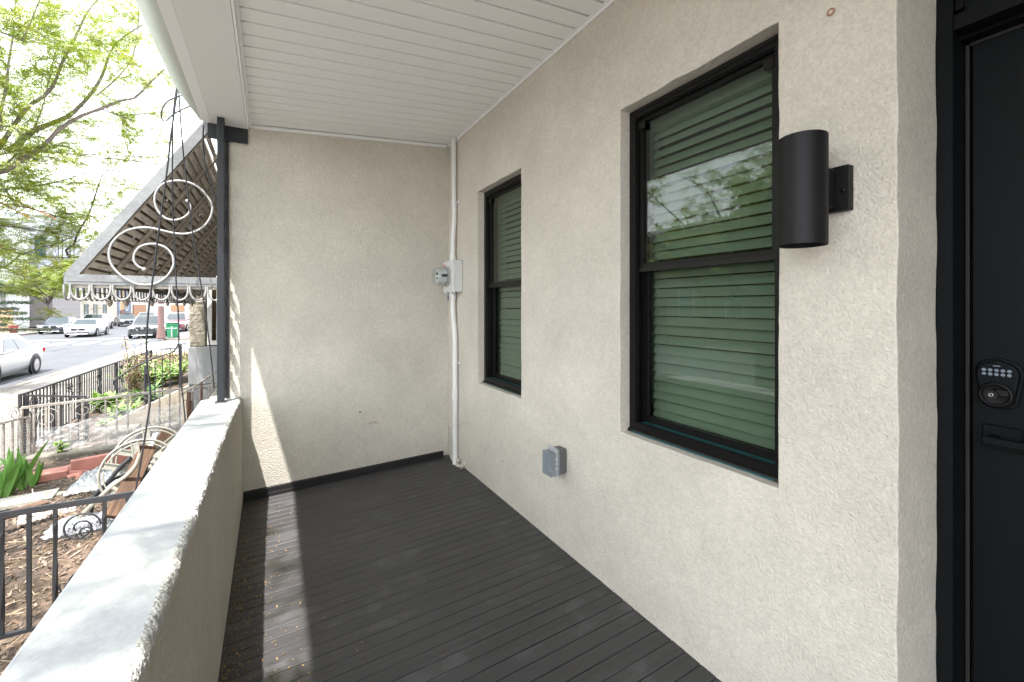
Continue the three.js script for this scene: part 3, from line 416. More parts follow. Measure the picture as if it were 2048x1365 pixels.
{
  const sedan = { L: 4.65, W: 1.8, h: 1.44, belt: 0.93, hood: 0.88, deck: 1.0, wb: 2.72, wr: 0.325, cabin: [1.02, 0.28, -0.92, -1.75] };
  const suv = { L: 4.65, W: 1.86, h: 1.7, belt: 1.10, hood: 1.06, deck: 1.14, wb: 2.7, wr: 0.365, suv: true, cabin: [1.12, 0.52, -1.75, -2.15], grille: 0.24 };
  car('parked_car', 'white sedan parked at the near kerb, cut off by the left edge', { ...sedan, x: -8.35, z: -20.9, color: [0.42, 0.44, 0.46], spokes: 8 });
  car('parked_car', 'dark grey sedan parked at the far kerb left of the white coupe', { ...sedan, x: -16.6, z: -54.5, color: [0.03, 0.035, 0.045], badge: 'bar', grille: 0.2 });
  car('moving_car', 'low white coupe with star badge driving in the middle of the road', { ...sedan, h: 1.4, x: -13.1, z: -48.2, color: [0.47, 0.47, 0.48], badge: 'star', turn: 0.03, cabin: [0.95, 0.15, -0.85, -1.85] });
  car('parked_car', 'white sedan half hidden behind the white coupe', { ...suv, h: 1.6, x: -15.9, z: -61, color: [0.5, 0.5, 0.49] });
  car('parked_car', 'dark coupe standing beyond the white cars in front of the dark house', { ...sedan, x: -15.4, z: -69.5, color: [0.025, 0.03, 0.035], badge: 'bar', turn: 0.35 });
  car('parked_car', 'dark blue-grey wagon behind the black crossover', { ...suv, x: -12.6, z: -66, color: [0.09, 0.11, 0.14] });
  car('parked_car', 'black crossover with chrome grille parked past the crossing', { ...suv, x: -8.35, z: -44.2, color: [0.018, 0.018, 0.02], badge: 'bar', vee: true });
  car('parked_car', 'maroon and tan crossover parked behind the green bin', { ...suv, h: 1.78, x: -7.95, z: -53.5, color: [0.13, 0.03, 0.045] });
  car('parked_car', 'pale blue-grey car farthest right, partly behind the stone pillar', { ...suv, x: -7.9, z: -63.5, color: [0.45, 0.5, 0.56] });
  { // street pole, bin, far pole
    const p = at(322, 678, 'y', YK); const pole = thing('utility_pole', 'reddish brown street pole beside the green bin', 'pole', [p.x, YK, p.z]);
    const rb = withMap(std(0.16, 0.092, 0.082, 0.8), T.rough);
    part('shaft', new THREE.CylinderGeometry(0.16, 0.19, 7.5, 14).translate(0, 3.75, 0), rb, pole); part('base_collar', new THREE.CylinderGeometry(0.22, 0.27, 0.6, 10).translate(0, 0.37, 0), rb, pole); part('band', new THREE.CylinderGeometry(0.185, 0.185, 0.15, 14).translate(0, 2.4, 0), M.steel, pole);
    const q = at(345, 675, 'y', YK); const bin = thing('trash_bin', 'green plastic trash bin beside the reddish pole', 'bin', [q.x, YK, q.z]);
    const gr = std(0.02, 0.19, 0.08, 0.5);
    part('body', new THREE.CylinderGeometry(0.47, 0.38, 0.95, 4, 1).rotateY(Math.PI / 4).translate(0, 0.5, 0), gr, bin); part('rim', [new THREE.CylinderGeometry(0.5, 0.5, 0.06, 4, 1).rotateY(Math.PI / 4).translate(0, 0.98, 0)], gr, bin); part('lid', bev(0.72, 0.06, 0.74, 0.02).rotateX(-0.1).translate(0, 1.05, 0), gr, bin);
    for (const sx of [-1, 1]) part('wheel', new THREE.CylinderGeometry(0.11, 0.11, 0.06, 12).rotateZ(Math.PI / 2).translate(sx * 0.3, 0.11, -0.3), carMats.tyre, bin);
    part('ribs', [bx(0.05, 0.9, 0.03, 0, 0.5, 0.31), bx(0.64, 0.04, 0.03, 0, 0.7, 0.315)], M.paintWhite, bin);
    const r = at(217, 640, 'y', YK), far = thing('utility_pole', 'pale and red wooden street pole among the far cars', 'pole', [-19.0, YK, -84]);
    part('shaft', new THREE.CylinderGeometry(0.2, 0.24, 9, 12).translate(0, 4.5, 0), M.tanWood, far); part('red_band', new THREE.CylinderGeometry(0.26, 0.27, 1.8, 12).translate(0, 0.9, 0), rb, far);
    const gs = struct('grass_verge', metric(grid((s, t) => V(lerp(-5.0, -3.6, s), YK + 0.01 + fbm(s, t, 6, 6, 3, 5) * 0.05, lerp(-42, -60, t)), 10, 60)), std(0.10, 0.17, 0.03, 0.95, DS));
  }
  // overhead wires
  const wire = (a, b, sag, r, m, label) => { const pts = []; for (let i = 0; i <= 14; i++) { const t = i / 14, p = a.clone().lerp(b, t); p.y -= sag * 4 * t * (1 - t); pts.push(p); } single('overhead_wire', tube(pts, r, 28, 5), m, label, 'wire', 'overhead wires'); };
  const wm = std(0.08, 0.08, 0.09, 0.7), om = std(0.75, 0.12, 0.03, 0.6);
  wire(at(-120, 292, 'z', -22), at(520, 318, 'z', -24), 0.1, 0.016, wm, 'dark overhead wire, highest one crossing the tree branches');
  wire(at(-120, 330, 'z', -26), at(520, 400, 'z', -30), 0.15, 0.013, wm, 'thin slanting overhead wire below the highest one');
  wire(at(-120, 352, 'z', -26), at(520, 372, 'z', -30), 0.15, 0.013, wm, 'thin overhead wire between the two dark wires');
  wire(at(-120, 370, 'z', -24), at(420, 386, 'z', -26), 0.1, 0.016, wm, 'dark overhead wire, lowest one reaching the striped awning');
  wire(at(-60, 360, 'z', -30), at(110, 437, 'z', -38), 0.0, 0.035, om, 'orange sleeved wire, uppermost at the left edge');
  wire(at(-60, 375, 'z', -30), at(60, 435, 'z', -38), 0.0, 0.035, om, 'orange sleeved wire, middle one at the left edge');
  wire(at(-60, 476, 'z', -30), at(45, 508, 'z', -38), 0.0, 0.035, om, 'orange sleeved wire, lowest at the left edge before the sided house');
}
// ---------- gardens, fences and what lies in them ----------
T.mulch = T.soil;
T.plank = texture(512, [1.0, 0.35], (u, v) => { const g = fbm(u, v, 5, 70, 4, 301), a = fbm(u, v, 4, 9, 5, 303); const k = 0.5 + (g - 0.5) * 0.55 + (a - 0.5) * 0.3; return [k, k * 0.80, k * 0.64]; });
T.rust = texture(512, 0.5, (u, v) => { const a = fbm(u, v, 9, 9, 6, 311), r = clamp((a - 0.54) * 9, 0, 1), b = 0.86 + (fbm(u, v, 40, 40, 3, 313) - 0.5) * 0.2; return [lerp(b, 0.42, r), lerp(b * 0.98, 0.25, r), lerp(b * 0.95, 0.17, r)]; });
Object.assign(M, {
  whiteIron: withMap(std(0.50, 0.49, 0.48, 0.6), T.rust), iron: withMap(std(0.022, 0.022, 0.026, 0.5), null, T.roughBump, 0.002), ironWorn: withMap(std(0.026, 0.026, 0.03, 0.55), T.rough),
  plank: withMap(std(0.42, 0.36, 0.32, 0.85), T.plank), reel: withMap(std(0.29, 0.28, 0.24, 0.55), T.rough), hoseBlack: std(0.02, 0.022, 0.025, 0.5), hoseTan: std(0.30, 0.265, 0.215, 0.5), paver: withMap(std(0.46, 0.20, 0.155, 0.9), T.rough, T.roughBump, 0.004), stone: withMap(std(0.42, 0.40, 0.34, 0.9), T.rough, T.roughBump, 0.01),
  film: new THREE.MeshPhysicalMaterial({ color: new THREE.Color().setRGB(0.93, 0.94, 0.96), transmission: 0.82, thickness: 0, roughness: 0.22, ior: 1.35, side: THREE.DoubleSide }), bubble: new THREE.MeshPhysicalMaterial({ color: new THREE.Color().setRGB(0.46, 0.48, 0.52), transmission: 0.5, thickness: 0, roughness: 0.25, side: THREE.DoubleSide }),
  iris: new THREE.MeshPhysicalMaterial({ color: new THREE.Color().setRGB(0.14, 0.30, 0.055), roughness: 0.5, transmission: 0.25, thickness: 0, side: THREE.DoubleSide }), lime: new THREE.MeshPhysicalMaterial({ color: new THREE.Color().setRGB(0.20, 0.33, 0.05), roughness: 0.6, transmission: 0.35, thickness: 0, side: THREE.DoubleSide }), redLeaf: new THREE.MeshPhysicalMaterial({ color: new THREE.Color().setRGB(0.27, 0.15, 0.08), roughness: 0.6, transmission: 0.3, thickness: 0, side: THREE.DoubleSide }), fir: std(0.035, 0.07, 0.035, 0.8, DS), twig: std(0.13, 0.09, 0.06, 0.9),
});
const soilY = (x, z) => lerp(-0.72, -0.93, clamp((-x - 0.4) / 2.8, 0, 1)) + (fbm((x + 20) / 40, (z + 40) / 80, 60, 120, 4, 400) - 0.5) * 0.10;
struct('garden_soil', metric(grid((s, t) => { const x = lerp(-3.44, -0.40, s), z = lerp(1.8, -9.05, t); return V(x, soilY(x, z), z); }, 70, 220)), M.soil);
struct('garden_soil', metric(grid((s, t) => { const x = lerp(-3.44, -0.2, s), z = lerp(-9.05, -28.4, t); return V(x, soilY(x, z) - 0.03, z); }, 50, 160)), M.soil);
{ // wood chips and dry leaves
  const chip = new THREE.BufferGeometry(); const c = [-0.5, 0, -0.2, 0.1, 0.10, -0.28, 0.5, 0.02, -0.05, 0.35, -0.04, 0.25, -0.35, 0.06, 0.22]; chip.setAttribute('position', new THREE.Float32BufferAttribute(c, 3)); chip.setIndex([0, 1, 4, 1, 3, 4, 1, 2, 3]); chip.computeVertexNormals();
  const im = new THREE.InstancedMesh(chip, std(1, 1, 1, 0.9, DS), 15000), o = new THREE.Object3D(), col = new THREE.Color();
  for (let i = 0; i < 15000; i++) { const x = rr(-3.4, -0.45), z = i < 10500 ? rr(-7.6, -3.2) : rr(-9, 1), s = rr(0.010, 0.034) * (rnd() < 0.1 ? 1.7 : 1);
    o.position.set(x, soilY(x, z) + rr(0.002, 0.014), z); o.rotation.set(rr(-0.6, 0.6), rr(0, 6.28), rr(-0.6, 0.6)); o.scale.set(s * rr(1, 2.4), s, s * rr(0.5, 1)); o.updateMatrix(); im.setMatrixAt(i, o.matrix);
    const k = rr(0.25, 1.05), t = rnd(); col.setRGB(lerp(0.17, 0.28, t) * k, lerp(0.10, 0.215, t) * k, lerp(0.065, 0.165, t) * k); im.setColorAt(i, col); }
  im.name = 'mulch'; tag(im, 'brown wood chips and dry leaves covering the front garden soil', 'mulch'); im.userData.kind = 'stuff'; scene.add(im);
  const st = [], sm = std(0.42, 0.33, 0.22, 0.9); for (let i = 0; i < 260; i++) { const x = rr(-3.3, -0.5), z = rr(-7.5, -3.2), a = rr(0, 6.28), l = rr(0.06, 0.25); st.push(rod(V(x, soilY(x, z) + 0.012, z), V(x + Math.cos(a) * l, soilY(x, z) + rr(0.012, 0.03), z + Math.sin(a) * l), rr(0.0012, 0.003), 4)); }
  const tw = single('twig_litter', st, sm, 'pale dry twigs scattered over the mulch', 'twigs'); tw.userData.kind = 'stuff';
}
// spiral scroll in the plane spanned by e1,e2
function spiral(c, e1, e2, r0, r1, a0, turns, rad, sides = 5) { const p = []; const n = Math.ceil(turns * 14); for (let i = 0; i <= n; i++) { const t = i / n, r = lerp(r0, r1, t), a = a0 + t * turns * Math.PI * 2; p.push(c.clone().addScaledVector(e1, Math.cos(a) * r).addScaledVector(e2, Math.sin(a) * r)); } return tube(p, rad, n * 2, sides); }
function fence(name, label, A, B, hA, hB, n, mat, o = {}) { // A,B: ends of the top rail; hA,hB heights; n balusters
  const f = thing(name, label, 'fence'); const up = V(0, 1, 0), w = o.w ?? 0.016, P = (t, k) => { const p = A.clone().lerp(B, t); p.y -= lerp(hA, hB, t) * k; return p; };
  part('top_rail', bar(P(0, 0), P(1, 0), o.rail ?? 0.03, o.railH ?? 0.03), mat, f);
  part('bottom_rail', bar(P(0, 0.9), P(1, 0.9), 0.022), mat, f);
  for (let i = 0; i <= n; i++) { const t = i / n; if (o.skip?.(i)) continue; const big = i === 0 || i === n || o.post?.(i), a = P(t, 0.01), b = P(t, big ? 1.06 : 0.895), tw = o.twist?.(i); part(big ? 'post' : 'baluster', tw ? twistBar(b, a, big ? 0.035 : w, 5) : bar(b, a, big ? 0.04 : w), mat, f); }
  const e1 = B.clone().sub(A).setY(0).normalize();
  for (const [t, k, r, kind] of o.scrolls ?? []) { const c = P(t, k); const g = kind === 'pair' ? [spiral(c.clone().addScaledVector(e1, -r * 1.05), e1, up, r, r * 0.2, 0, 1.5, 0.006), spiral(c.clone().addScaledVector(e1, r * 1.05), e1.clone().negate(), up, r, r * 0.2, 0, 1.5, 0.006)] : kind === 'heart' ? [spiral(c.clone().addScaledVector(e1, -r * 0.9), e1, up, r * 0.9, r * 0.25, -0.3, 1.4, 0.008), spiral(c.clone().addScaledVector(e1, r * 0.9), e1.clone().negate(), up, r * 0.9, r * 0.25, -0.3, 1.4, 0.008), rod(c.clone().addScaledVector(e1, -r * 1.7).addScaledVector(up, -r), c.clone().addScaledVector(up, -r * 4), 0.008, 5), rod(c.clone().addScaledVector(e1, r * 1.7).addScaledVector(up, -r), c.clone().addScaledVector(up, -r * 4), 0.008, 5)] : [spiral(c, e1, up, r, r * 0.25, kind === 'flip' ? Math.PI : 0, 1.6, 0.006)];
    for (const q of g) part('scroll', q, mat, f); }
  return f;
}
// black divider railing right below the parapet
fence('iron_railing', 'black iron yard railing with twisted bars, nearest the parapet', V(-1.616, 0.112, -3.72), V(-0.474, 0.112, -3.72), 0.80, 0.80, 10, M.ironWorn, { rail: 0.035, railH: 0.02, w: 0.019, skip: (i) => i === 5, twist: (i) => i % 2 === 0, scrolls: [[0.5, 0.2, 0.098], [0.52, 0.24, 0.045, 'flip'], [0.5, 0.62, 0.098, 'flip'], [0.47, 0.66, 0.05]] });
// white rusty fence across the neighbouring yard
{
  const A = at(42, 816, 'z', -9.0), B = at(436, 769, 'z', -9.0);
  fence('iron_fence', 'white rusty iron fence with scrolls and clear plastic between the front yards', A, B, 0.86, 0.78, 18, M.whiteIron, { w: 0.022, rail: 0.034, railH: 0.03, skip: (i) => i === 6 || i === 10, scrolls: [[0.11, 0.22, 0.15], [0.335, 0.18, 0.12, 'pair'], [0.335, 0.68, 0.12, 'pair'], [0.56, 0.22, 0.14], [0.66, 0.6, 0.11, 'flip']] });
  const q = (s, t) => { const p = A.clone().lerp(B, lerp(0.07, 0.80, s)); const top = 0.36 - 0.10 * s + 0.05 * Math.sin(s * 9); p.y -= lerp(0.86, 0.78, s) * lerp(top, 0.95, t); p.z += 0.03 + (fbm(s, t, 16, 8, 4, 420) - 0.5) * 0.07; return p; };
  single('plastic_sheet', grid(q, 120, 40), M.film, 'clear crinkled plastic sheet tied to the lower half of the white fence', 'plastic sheet');
  fence('iron_gate', 'white iron gate with wire mesh at the left edge before the pavement', at(58, 833, 'z', -9.02), V(-3.35, -0.245, -8.1), 0.66, 0.68, 7, M.whiteIron, { w: 0.02, scrolls: [[0.25, -0.14, 0.1], [0.55, -0.12, 0.1, 'flip']] });
  const m = [], a = at(55, 840, 'z', -9.0), b = V(-3.34, -0.26, -8.1); for (let i = 0; i <= 22; i++) { const p = a.clone().lerp(b, i / 22), r = p.clone(); r.y -= 0.6; m.push(rod(p, r, 0.0018, 4)); } for (let j = 0; j <= 14; j++) { const p = a.clone(), r = b.clone(); p.y -= j * 0.043; r.y -= j * 0.043; m.push(rod(p, r, 0.0018, 4)); }
  const wm = single('wire_mesh', m, M.steel, 'galvanised wire mesh fixed on the white gate at the left', 'mesh'); wm.userData.kind = 'stuff';
  single('kerb_stone', metric(bevSpan(-3.2, -0.7, -1.0, -0.80, -8.95, -8.72, 0.02)), M.concrete, 'weathered concrete edging under the white fence', 'edging');
}
// black fence along the pavement, gate, side railing
{
  fence('iron_fence', 'long black iron fence with twisted posts along the pavement', at(40, 790, 'x', -3.39), V(-3.39, -0.10, -18.2), 0.95, 0.9, 64, M.iron, { w: 0.017, rail: 0.045, railH: 0.03, twist: (i) => i % 9 === 0, post: (i) => i % 9 === 0, scrolls: [[0.06, 0.2, 0.12, 'heart'], [0.22, 0.2, 0.1, 'heart'], [0.42, 0.2, 0.1, 'heart'], [0.62, 0.2, 0.1, 'heart']] });
  fence('iron_gate', 'open black iron gate with curled top at the fence corner', V(-3.35, -0.05, -9.66), V(-2.66, -0.16, -9.75), 0.85, 0.8, 7, M.iron, { w: 0.016, scrolls: [[0.3, 0.2, 0.12, 'pair'], [0.8, -0.05, 0.09], [0.95, 0.12, 0.07]] });
  fence('iron_fence', 'low black iron fence closing the far end of the planted garden', V(-3.39, -0.10, -18.2), V(-1.2, 0.02, -18.4), 0.85, 0.85, 18, M.iron, { w: 0.017 });
  const planter = thing('garden_wall', 'low tan rendered wall behind the far black fence', 'wall'); part('wall', metric(bevSpan(-3.62, -1.9, -1.0, -0.42, -19.9, -19.65, 0.01)), withMap(std(0.6, 0.5, 0.34, 0.9), T.concrete), planter); part('coping', metric(bevSpan(-3.66, -1.88, -0.419, -0.36, -19.95, -19.6, 0.012)), withMap(std(0.64, 0.55, 0.4, 0.9), T.concrete), planter);
  // stair railing with twisted newel at the second stoop
  const r = thing('stair_railing', 'black iron stair railing with a twisted newel rising past the garden', 'railing');
  const P = [[228, 762], [262, 738], [310, 715], [345, 705]].map(([u, v]) => at(u, v, 'z', -11.0)), up = [...P, at(353, 696, 'z', -11), at(356, 688, 'z', -11), at(372, 687, 'z', -11)];
  for (let i = 0; i < up.length - 1; i++) part('handrail', rod(up[i], up[i + 1], 0.016, 6), M.iron, r);
  part('scroll', tube([P[0], at(229, 770, 'z', -11), at(236, 778, 'z', -11), at(240, 775, 'z', -11)], 0.012, 12, 5), M.iron, r);
  for (const [u, v] of [[290, 745.5], [310, 733], [325, 722], [340, 712]].map(([u]) => { let k = 0; const pts = [[228, 762], [345, 703]]; const t = (u - 228) / 117; return [u, lerp(762, 704, t)]; })) { const a = at(u, v, 'z', -11), b = a.clone(); b.y = -0.75 + (u - 290) * 0.004; part('baluster', bar(b, a, 0.016), M.iron, r); }
  const na = at(291, 731, 'z', -10.9); part('newel', [twistBar(V(na.x, -0.85, na.z), V(na.x, na.y + 0.0, na.z), 0.04, 6)], M.iron, r); const nb = at(361, 690, 'z', -10.9); part('newel', [bar(V(nb.x, -0.5, nb.z), nb, 0.045)], M.iron, r);
  const st = thing('stoop', 'pale concrete stoop and steps beyond the white fence', 'steps');
  for (let i = 0; i < 5; i++) part('step', metric(bevSpan(-2.15 + i * 0.28, -0.9, -1.0, -0.80 + i * 0.17, -12.4, -10.2, 0.012)), M.concrete, st);
  part('cheek_wall', [metric(prism([[-2.5, -1.0], [-0.9, -1.0], [-0.9, -0.10], [-1.3, -0.12], [-2.5, -0.72]], -10.19, -9.98))], withMap(std(0.66, 0.6, 0.52, 0.9), T.concrete), st);
  // white railing of the neighbouring steps
  const w = thing('stair_railing', 'white rusty stair railing with a twisted newel beside the parapet end', 'railing');
  const a = at(362, 790, 'z', -8.0), b = at(440, 739, 'z', -8.0); part('handrail', rod(a, b, 0.017, 6), M.whiteIron, w); 
  for (const t of [0.3, 0.52, 0.78, 0.93]) { const p = a.clone().lerp(b, t), q = p.clone(); q.y -= 0.75; part('baluster', t > 0.4 && t < 0.6 ? twistBar(q, p, 0.02, 6) : bar(q, p, 0.02), M.whiteIron, w); }
  const n0 = at(378, 782, 'z', -7.95); part('newel', twistBar(V(n0.x, -0.75, n0.z), V(n0.x, n0.y - 0.02, n0.z), 0.05, 6), M.whiteIron, w); part('brace', rod(V(n0.x, -0.05, n0.z), at(366, 800, 'z', -7.95), 0.008, 5), M.whiteIron, w);
}
// leaf blade
function blade(len, w, bend, fold = 0.25, n = 10) { return grid((s, t) => { const q = (s - 0.5) * 2, ww = w * Math.pow(Math.sin(Math.PI * clamp(0.12 + t * 0.88, 0, 1)), 0.7) * (1 - t * t * 0.3), a = bend * t; return V(q * ww, len * (a ? Math.sin(a) / bend : t), len * (a ? (1 - Math.cos(a)) / bend : 0) + Math.abs(q) * ww * fold); }, 2, n); }
{ // irises: long upright blades
  const iris = (label, x, z, n, hh) => { const p = thing('iris_plant', label, 'plant', [x, soilY(x, z), z], 0, 'iris plants');
    for (let i = 0; i < n; i++) { const g = blade(hh * rr(0.6, 1.05), rr(0.022, 0.036), rr(0.15, 0.9), 0.2, 10); g.rotateY(rr(0, 6.28)); g.rotateX(rr(-0.2, 0.2)); g.rotateZ(rr(-0.35, 0.35)); g.translate(rr(-0.07, 0.07), -0.02, rr(-0.07, 0.07)); part('leaf', g, M.iris, p); } };
  let p = at(52, 975, 'y', -0.88); iris('green iris clump standing right, beside the red paving slabs', p.x, p.z, 13, 0.62);
  p = at(5, 990, 'y', -0.88); iris('green iris clump cut off by the left edge', p.x, p.z, 15, 0.62);
  p = at(-40, 985, 'y', -0.88); iris('green iris clump mostly outside the left edge', p.x, p.z, 10, 0.55);
  const shrub = (name, label, x, z, spec) => { const s = thing(name, label, 'shrub', [x, -0.9, z]); const tw = [], lf = []; 
    for (let i = 0; i < spec.stems; i++) { const a = rr(0, 6.28), l = spec.h * rr(0.55, 1), o = spec.r * Math.sqrt(rnd()); const pts = [V(Math.cos(a) * 0.05, 0, Math.sin(a) * 0.05), V(Math.cos(a) * o * 0.5, l * 0.5, Math.sin(a) * o * 0.5), V(Math.cos(a) * o, l, Math.sin(a) * o)]; tw.push(tube(pts, 0.006, 6, 4));
      const cv = new THREE.CatmullRomCurve3(pts); for (let k = 0; k < spec.leaves; k++) { const q = cv.getPoint(rr(spec.from ?? 0.3, 1)).add(V(rr(-1, 1), rr(-0.6, 0.6), rr(-1, 1)).multiplyScalar(spec.spread)); const g = blade(spec.len * rr(0.7, 1.3), spec.w * rr(0.8, 1.2), rr(0.3, 1.2), 0.2, 3); g.rotateX(rr(0.3, 1.4)).rotateY(rr(0, 6.28)).translate(q.x, q.y, q.z); lf.push([g, rnd()]); } }
    part('stem', tw, M.twig, s); const A = lf.filter((q) => q[1] < spec.mix).map((q) => q[0]), B = lf.filter((q) => q[1] >= spec.mix).map((q) => q[0]); if (A.length) part('foliage', A, spec.a, s).userData.kind = 'stuff'; if (B.length) part('foliage', B, spec.b, s).userData.kind = 'stuff'; };
  p = at(268, 800, 'y', -0.9); shrub('rose_bush', 'tall bush with reddish brown young leaves by the black fence', p.x, p.z, { stems: 16, h: 1.55, r: 0.42, leaves: 55, spread: 0.10, len: 0.06, w: 0.02, mix: 0.72, a: M.redLeaf, b: M.lime, from: 0.25 });
  p = at(318, 768, 'y', -0.88); shrub('garden_shrub', 'broad lime green leafy perennial in the planted garden', p.x, p.z, { stems: 46, h: 0.62, r: 1.0, leaves: 22, spread: 0.14, len: 0.16, w: 0.035, mix: 0.95, a: M.lime, b: M.redLeaf, from: 0.3 });
  p = at(352, 755, 'y', -0.86); shrub('garden_shrub', 'red and green barberry shrub next to the grey pillar base', p.x, p.z, { stems: 46, h: 0.95, r: 0.75, leaves: 34, spread: 0.10, len: 0.055, w: 0.018, mix: 0.55, a: M.redLeaf, b: M.lime, from: 0.2 });
  p = at(215, 815, 'y', -0.9); shrub('tulip_clump', 'low clump of broad green leaves behind the white fence', p.x, p.z, { stems: 16, h: 0.2, r: 0.3, leaves: 6, spread: 0.06, len: 0.32, w: 0.045, mix: 1, a: M.lime, b: M.lime, from: 0 });
  p = at(295, 800, 'y', -0.9); shrub('tulip_clump', 'dark green strappy clump at the foot of the twisted newel', p.x, p.z, { stems: 10, h: 0.15, r: 0.15, leaves: 6, spread: 0.05, len: 0.42, w: 0.03, mix: 1, a: M.iris, b: M.iris, from: 0 });
  p = at(250, 826, 'y', -0.9); shrub('tulip_clump', 'pale green grassy clump right of the leafy clump behind the fence', p.x, p.z, { stems: 12, h: 0.12, r: 0.3, leaves: 6, spread: 0.06, len: 0.26, w: 0.025, mix: 1, a: M.lime, b: M.lime, from: 0 });
  p = at(128, 912, 'y', -0.92); shrub('seedling', 'small bright seedling growing against the plastic sheet', p.x, p.z + 0.2, { stems: 4, h: 0.3, r: 0.09, leaves: 10, spread: 0.035, len: 0.06, w: 0.025, mix: 1, a: M.lime, b: M.lime, from: 0.45 });
  p = at(215, 848, 'y', -0.9); shrub('weed_tuft', 'small green weed tuft behind the middle of the white fence', p.x, p.z, { stems: 10, h: 0.06, r: 0.2, leaves: 8, spread: 0.05, len: 0.08, w: 0.02, mix: 1, a: M.lime, b: M.lime, from: 0 });
  p = at(252, 1000, 'y', -0.8); shrub('weed_tuft', 'low weeds growing under the tan hose by the plank', p.x + 0.1, p.z, { stems: 14, h: 0.05, r: 0.2, leaves: 8, spread: 0.05, len: 0.05, w: 0.02, mix: 1, a: M.iris, b: M.lime, from: 0 });
  // dark fir branches at the left edge
  const fir = thing('fir_tree', 'dark green fir branches reaching in at the left edge', 'tree', [at(-62, 700, 'z', -17).x, YK, -17]); const tw = [], nd = [];
  part('trunk', new THREE.CylinderGeometry(0.03, 0.13, 5.6, 8).translate(0, 2.8, 0), M.twig, fir);
  for (let i = 0; i < 26; i++) { const y = 1.75 + i * 0.055, a = i * 2.4, l = lerp(1.55, 0.7, i / 26); const tip = V(Math.cos(a) * l, y + 0.12 - l * 0.12, Math.sin(a) * l); tw.push(rod(V(0, y, 0), tip, 0.011, 4)); for (let k = 0; k < 420; k++) { const t = rr(0.1, 1), q = V(0, y, 0).lerp(tip, t), sd = rr(-0.26, 0.26) * (1.15 - t); q.x += -Math.sin(a) * sd; q.z += Math.cos(a) * sd; q.y += rr(-0.05, 0.03) - Math.abs(sd) * 0.25; const d = V(rr(-1, 1) + Math.cos(a) * 0.7, rr(-0.8, 0.8), rr(-1, 1) + Math.sin(a) * 0.7).normalize().multiplyScalar(rr(0.05, 0.09)); nd.push(new THREE.ConeGeometry(0.008, d.length(), 3, 1, true).applyQuaternion(new THREE.Quaternion().setFromUnitVectors(V(0, 1, 0), d.clone().normalize())).translate(q.x + d.x / 2, q.y + d.y / 2, q.z + d.z / 2)); } }
  part('limb', tw, M.twig, fir).userData.kind = 'stuff'; part('foliage', nd, M.fir, fir).userData.kind = 'stuff';
}
{ // paving slabs, stones
  const slab = (label, u, v, w, h, d, ry, rx, rz, name = 'paving_brick', m = M.paver) => { const p = at(u, v, 'y', -0.88 + h / 2); const g = metric(bev(w, h, d, 0.006)); const o = single(name, g, m, label, name === 'paving_brick' ? 'paver' : 'stone'); o.position.copy(p); o.rotation.set(rx, ry, rz); return o; };
  slab('red paving slab lying flat in front, beside the iris', 130, 944, 0.44, 0.06, 0.30, 0.35, 0.12, 0.06);
  slab('red paving slab tucked under the front slab, next to the iris', 96, 950, 0.36, 0.09, 0.28, 0.25, 0.0, 0.0);
  slab('red edging block standing upright left of the hose reel', 206, 924, 0.62, 0.20, 0.10, 0.28, 0, 0.02);
  slab('flat red slab lying in front of the upright edging block', 205, 946, 0.5, 0.05, 0.26, 0.28, 0, 0.02);
  slab('broken corner of red slab leaning between the slabs', 162, 945, 0.17, 0.07, 0.14, 0.9, 0.2, -0.3);
  slab('small orange brick fragment beside the front slab', 150, 952, 0.14, 0.06, 0.10, 0.4, 0.1, 0.1);
  slab('mossy flat stone lying in the mulch at the left edge', 35, 1003, 0.62, 0.05, 0.3, 0.1, 0, 0.02, 'flat_stone', M.stone);
  slab('pale flat stone in the mulch before the paving slabs', 128, 984, 0.5, 0.035, 0.22, 0.3, 0, 0, 'flat_stone', M.stone);
  slab('flat pinkish stone beneath the tan hose', 120, 1023, 0.6, 0.04, 0.3, 0.3, 0, 0, 'flat_stone', withMap(std(0.5, 0.38, 0.33, 0.9), T.rough, T.roughBump, 0.01));
  for (const [i, u, v, w] of [[0, 250, 868, 0.4], [1, 305, 872, 0.5], [2, 345, 850, 0.5], [3, 330, 865, 0.4]]) { const p = at(u, v, 'y', -0.85); const o = single('rubble_stone', metric(bev(w, 0.22, 0.25, 0.05, 2)), M.concrete, ['grey rubble block left of the hose reel behind the fence', 'grey rubble block just behind the reel wheels', 'grey rubble block by the stoop cheek wall', 'low grey rubble block before the stoop'][i], 'stone'); o.position.set(p.x, -0.82, Math.max(p.z, -11)); o.rotation.y = 0.2 * i; }
  // old board and box at the left edge by the railing
  const o = single('old_board', metric(bev(0.5, 0.04, 0.9, 0.004)), withMap(std(0.62, 0.58, 0.52, 0.8), T.rough), 'weathered pale board lying at the left edge behind the black railing', 'board'); o.position.copy(at(-125, 1100, 'y', -0.66)); o.rotation.set(0.05, 0.5, 0.12);
  const o2 = single('old_board', metric(bev(0.9, 0.05, 0.12, 0.004)), M.plank, 'orange brown timber end above the pale board at the left edge', 'board'); o2.position.copy(at(-45, 1048, 'y', -0.68)); o2.rotation.set(0, 0.5, 0.05);
}
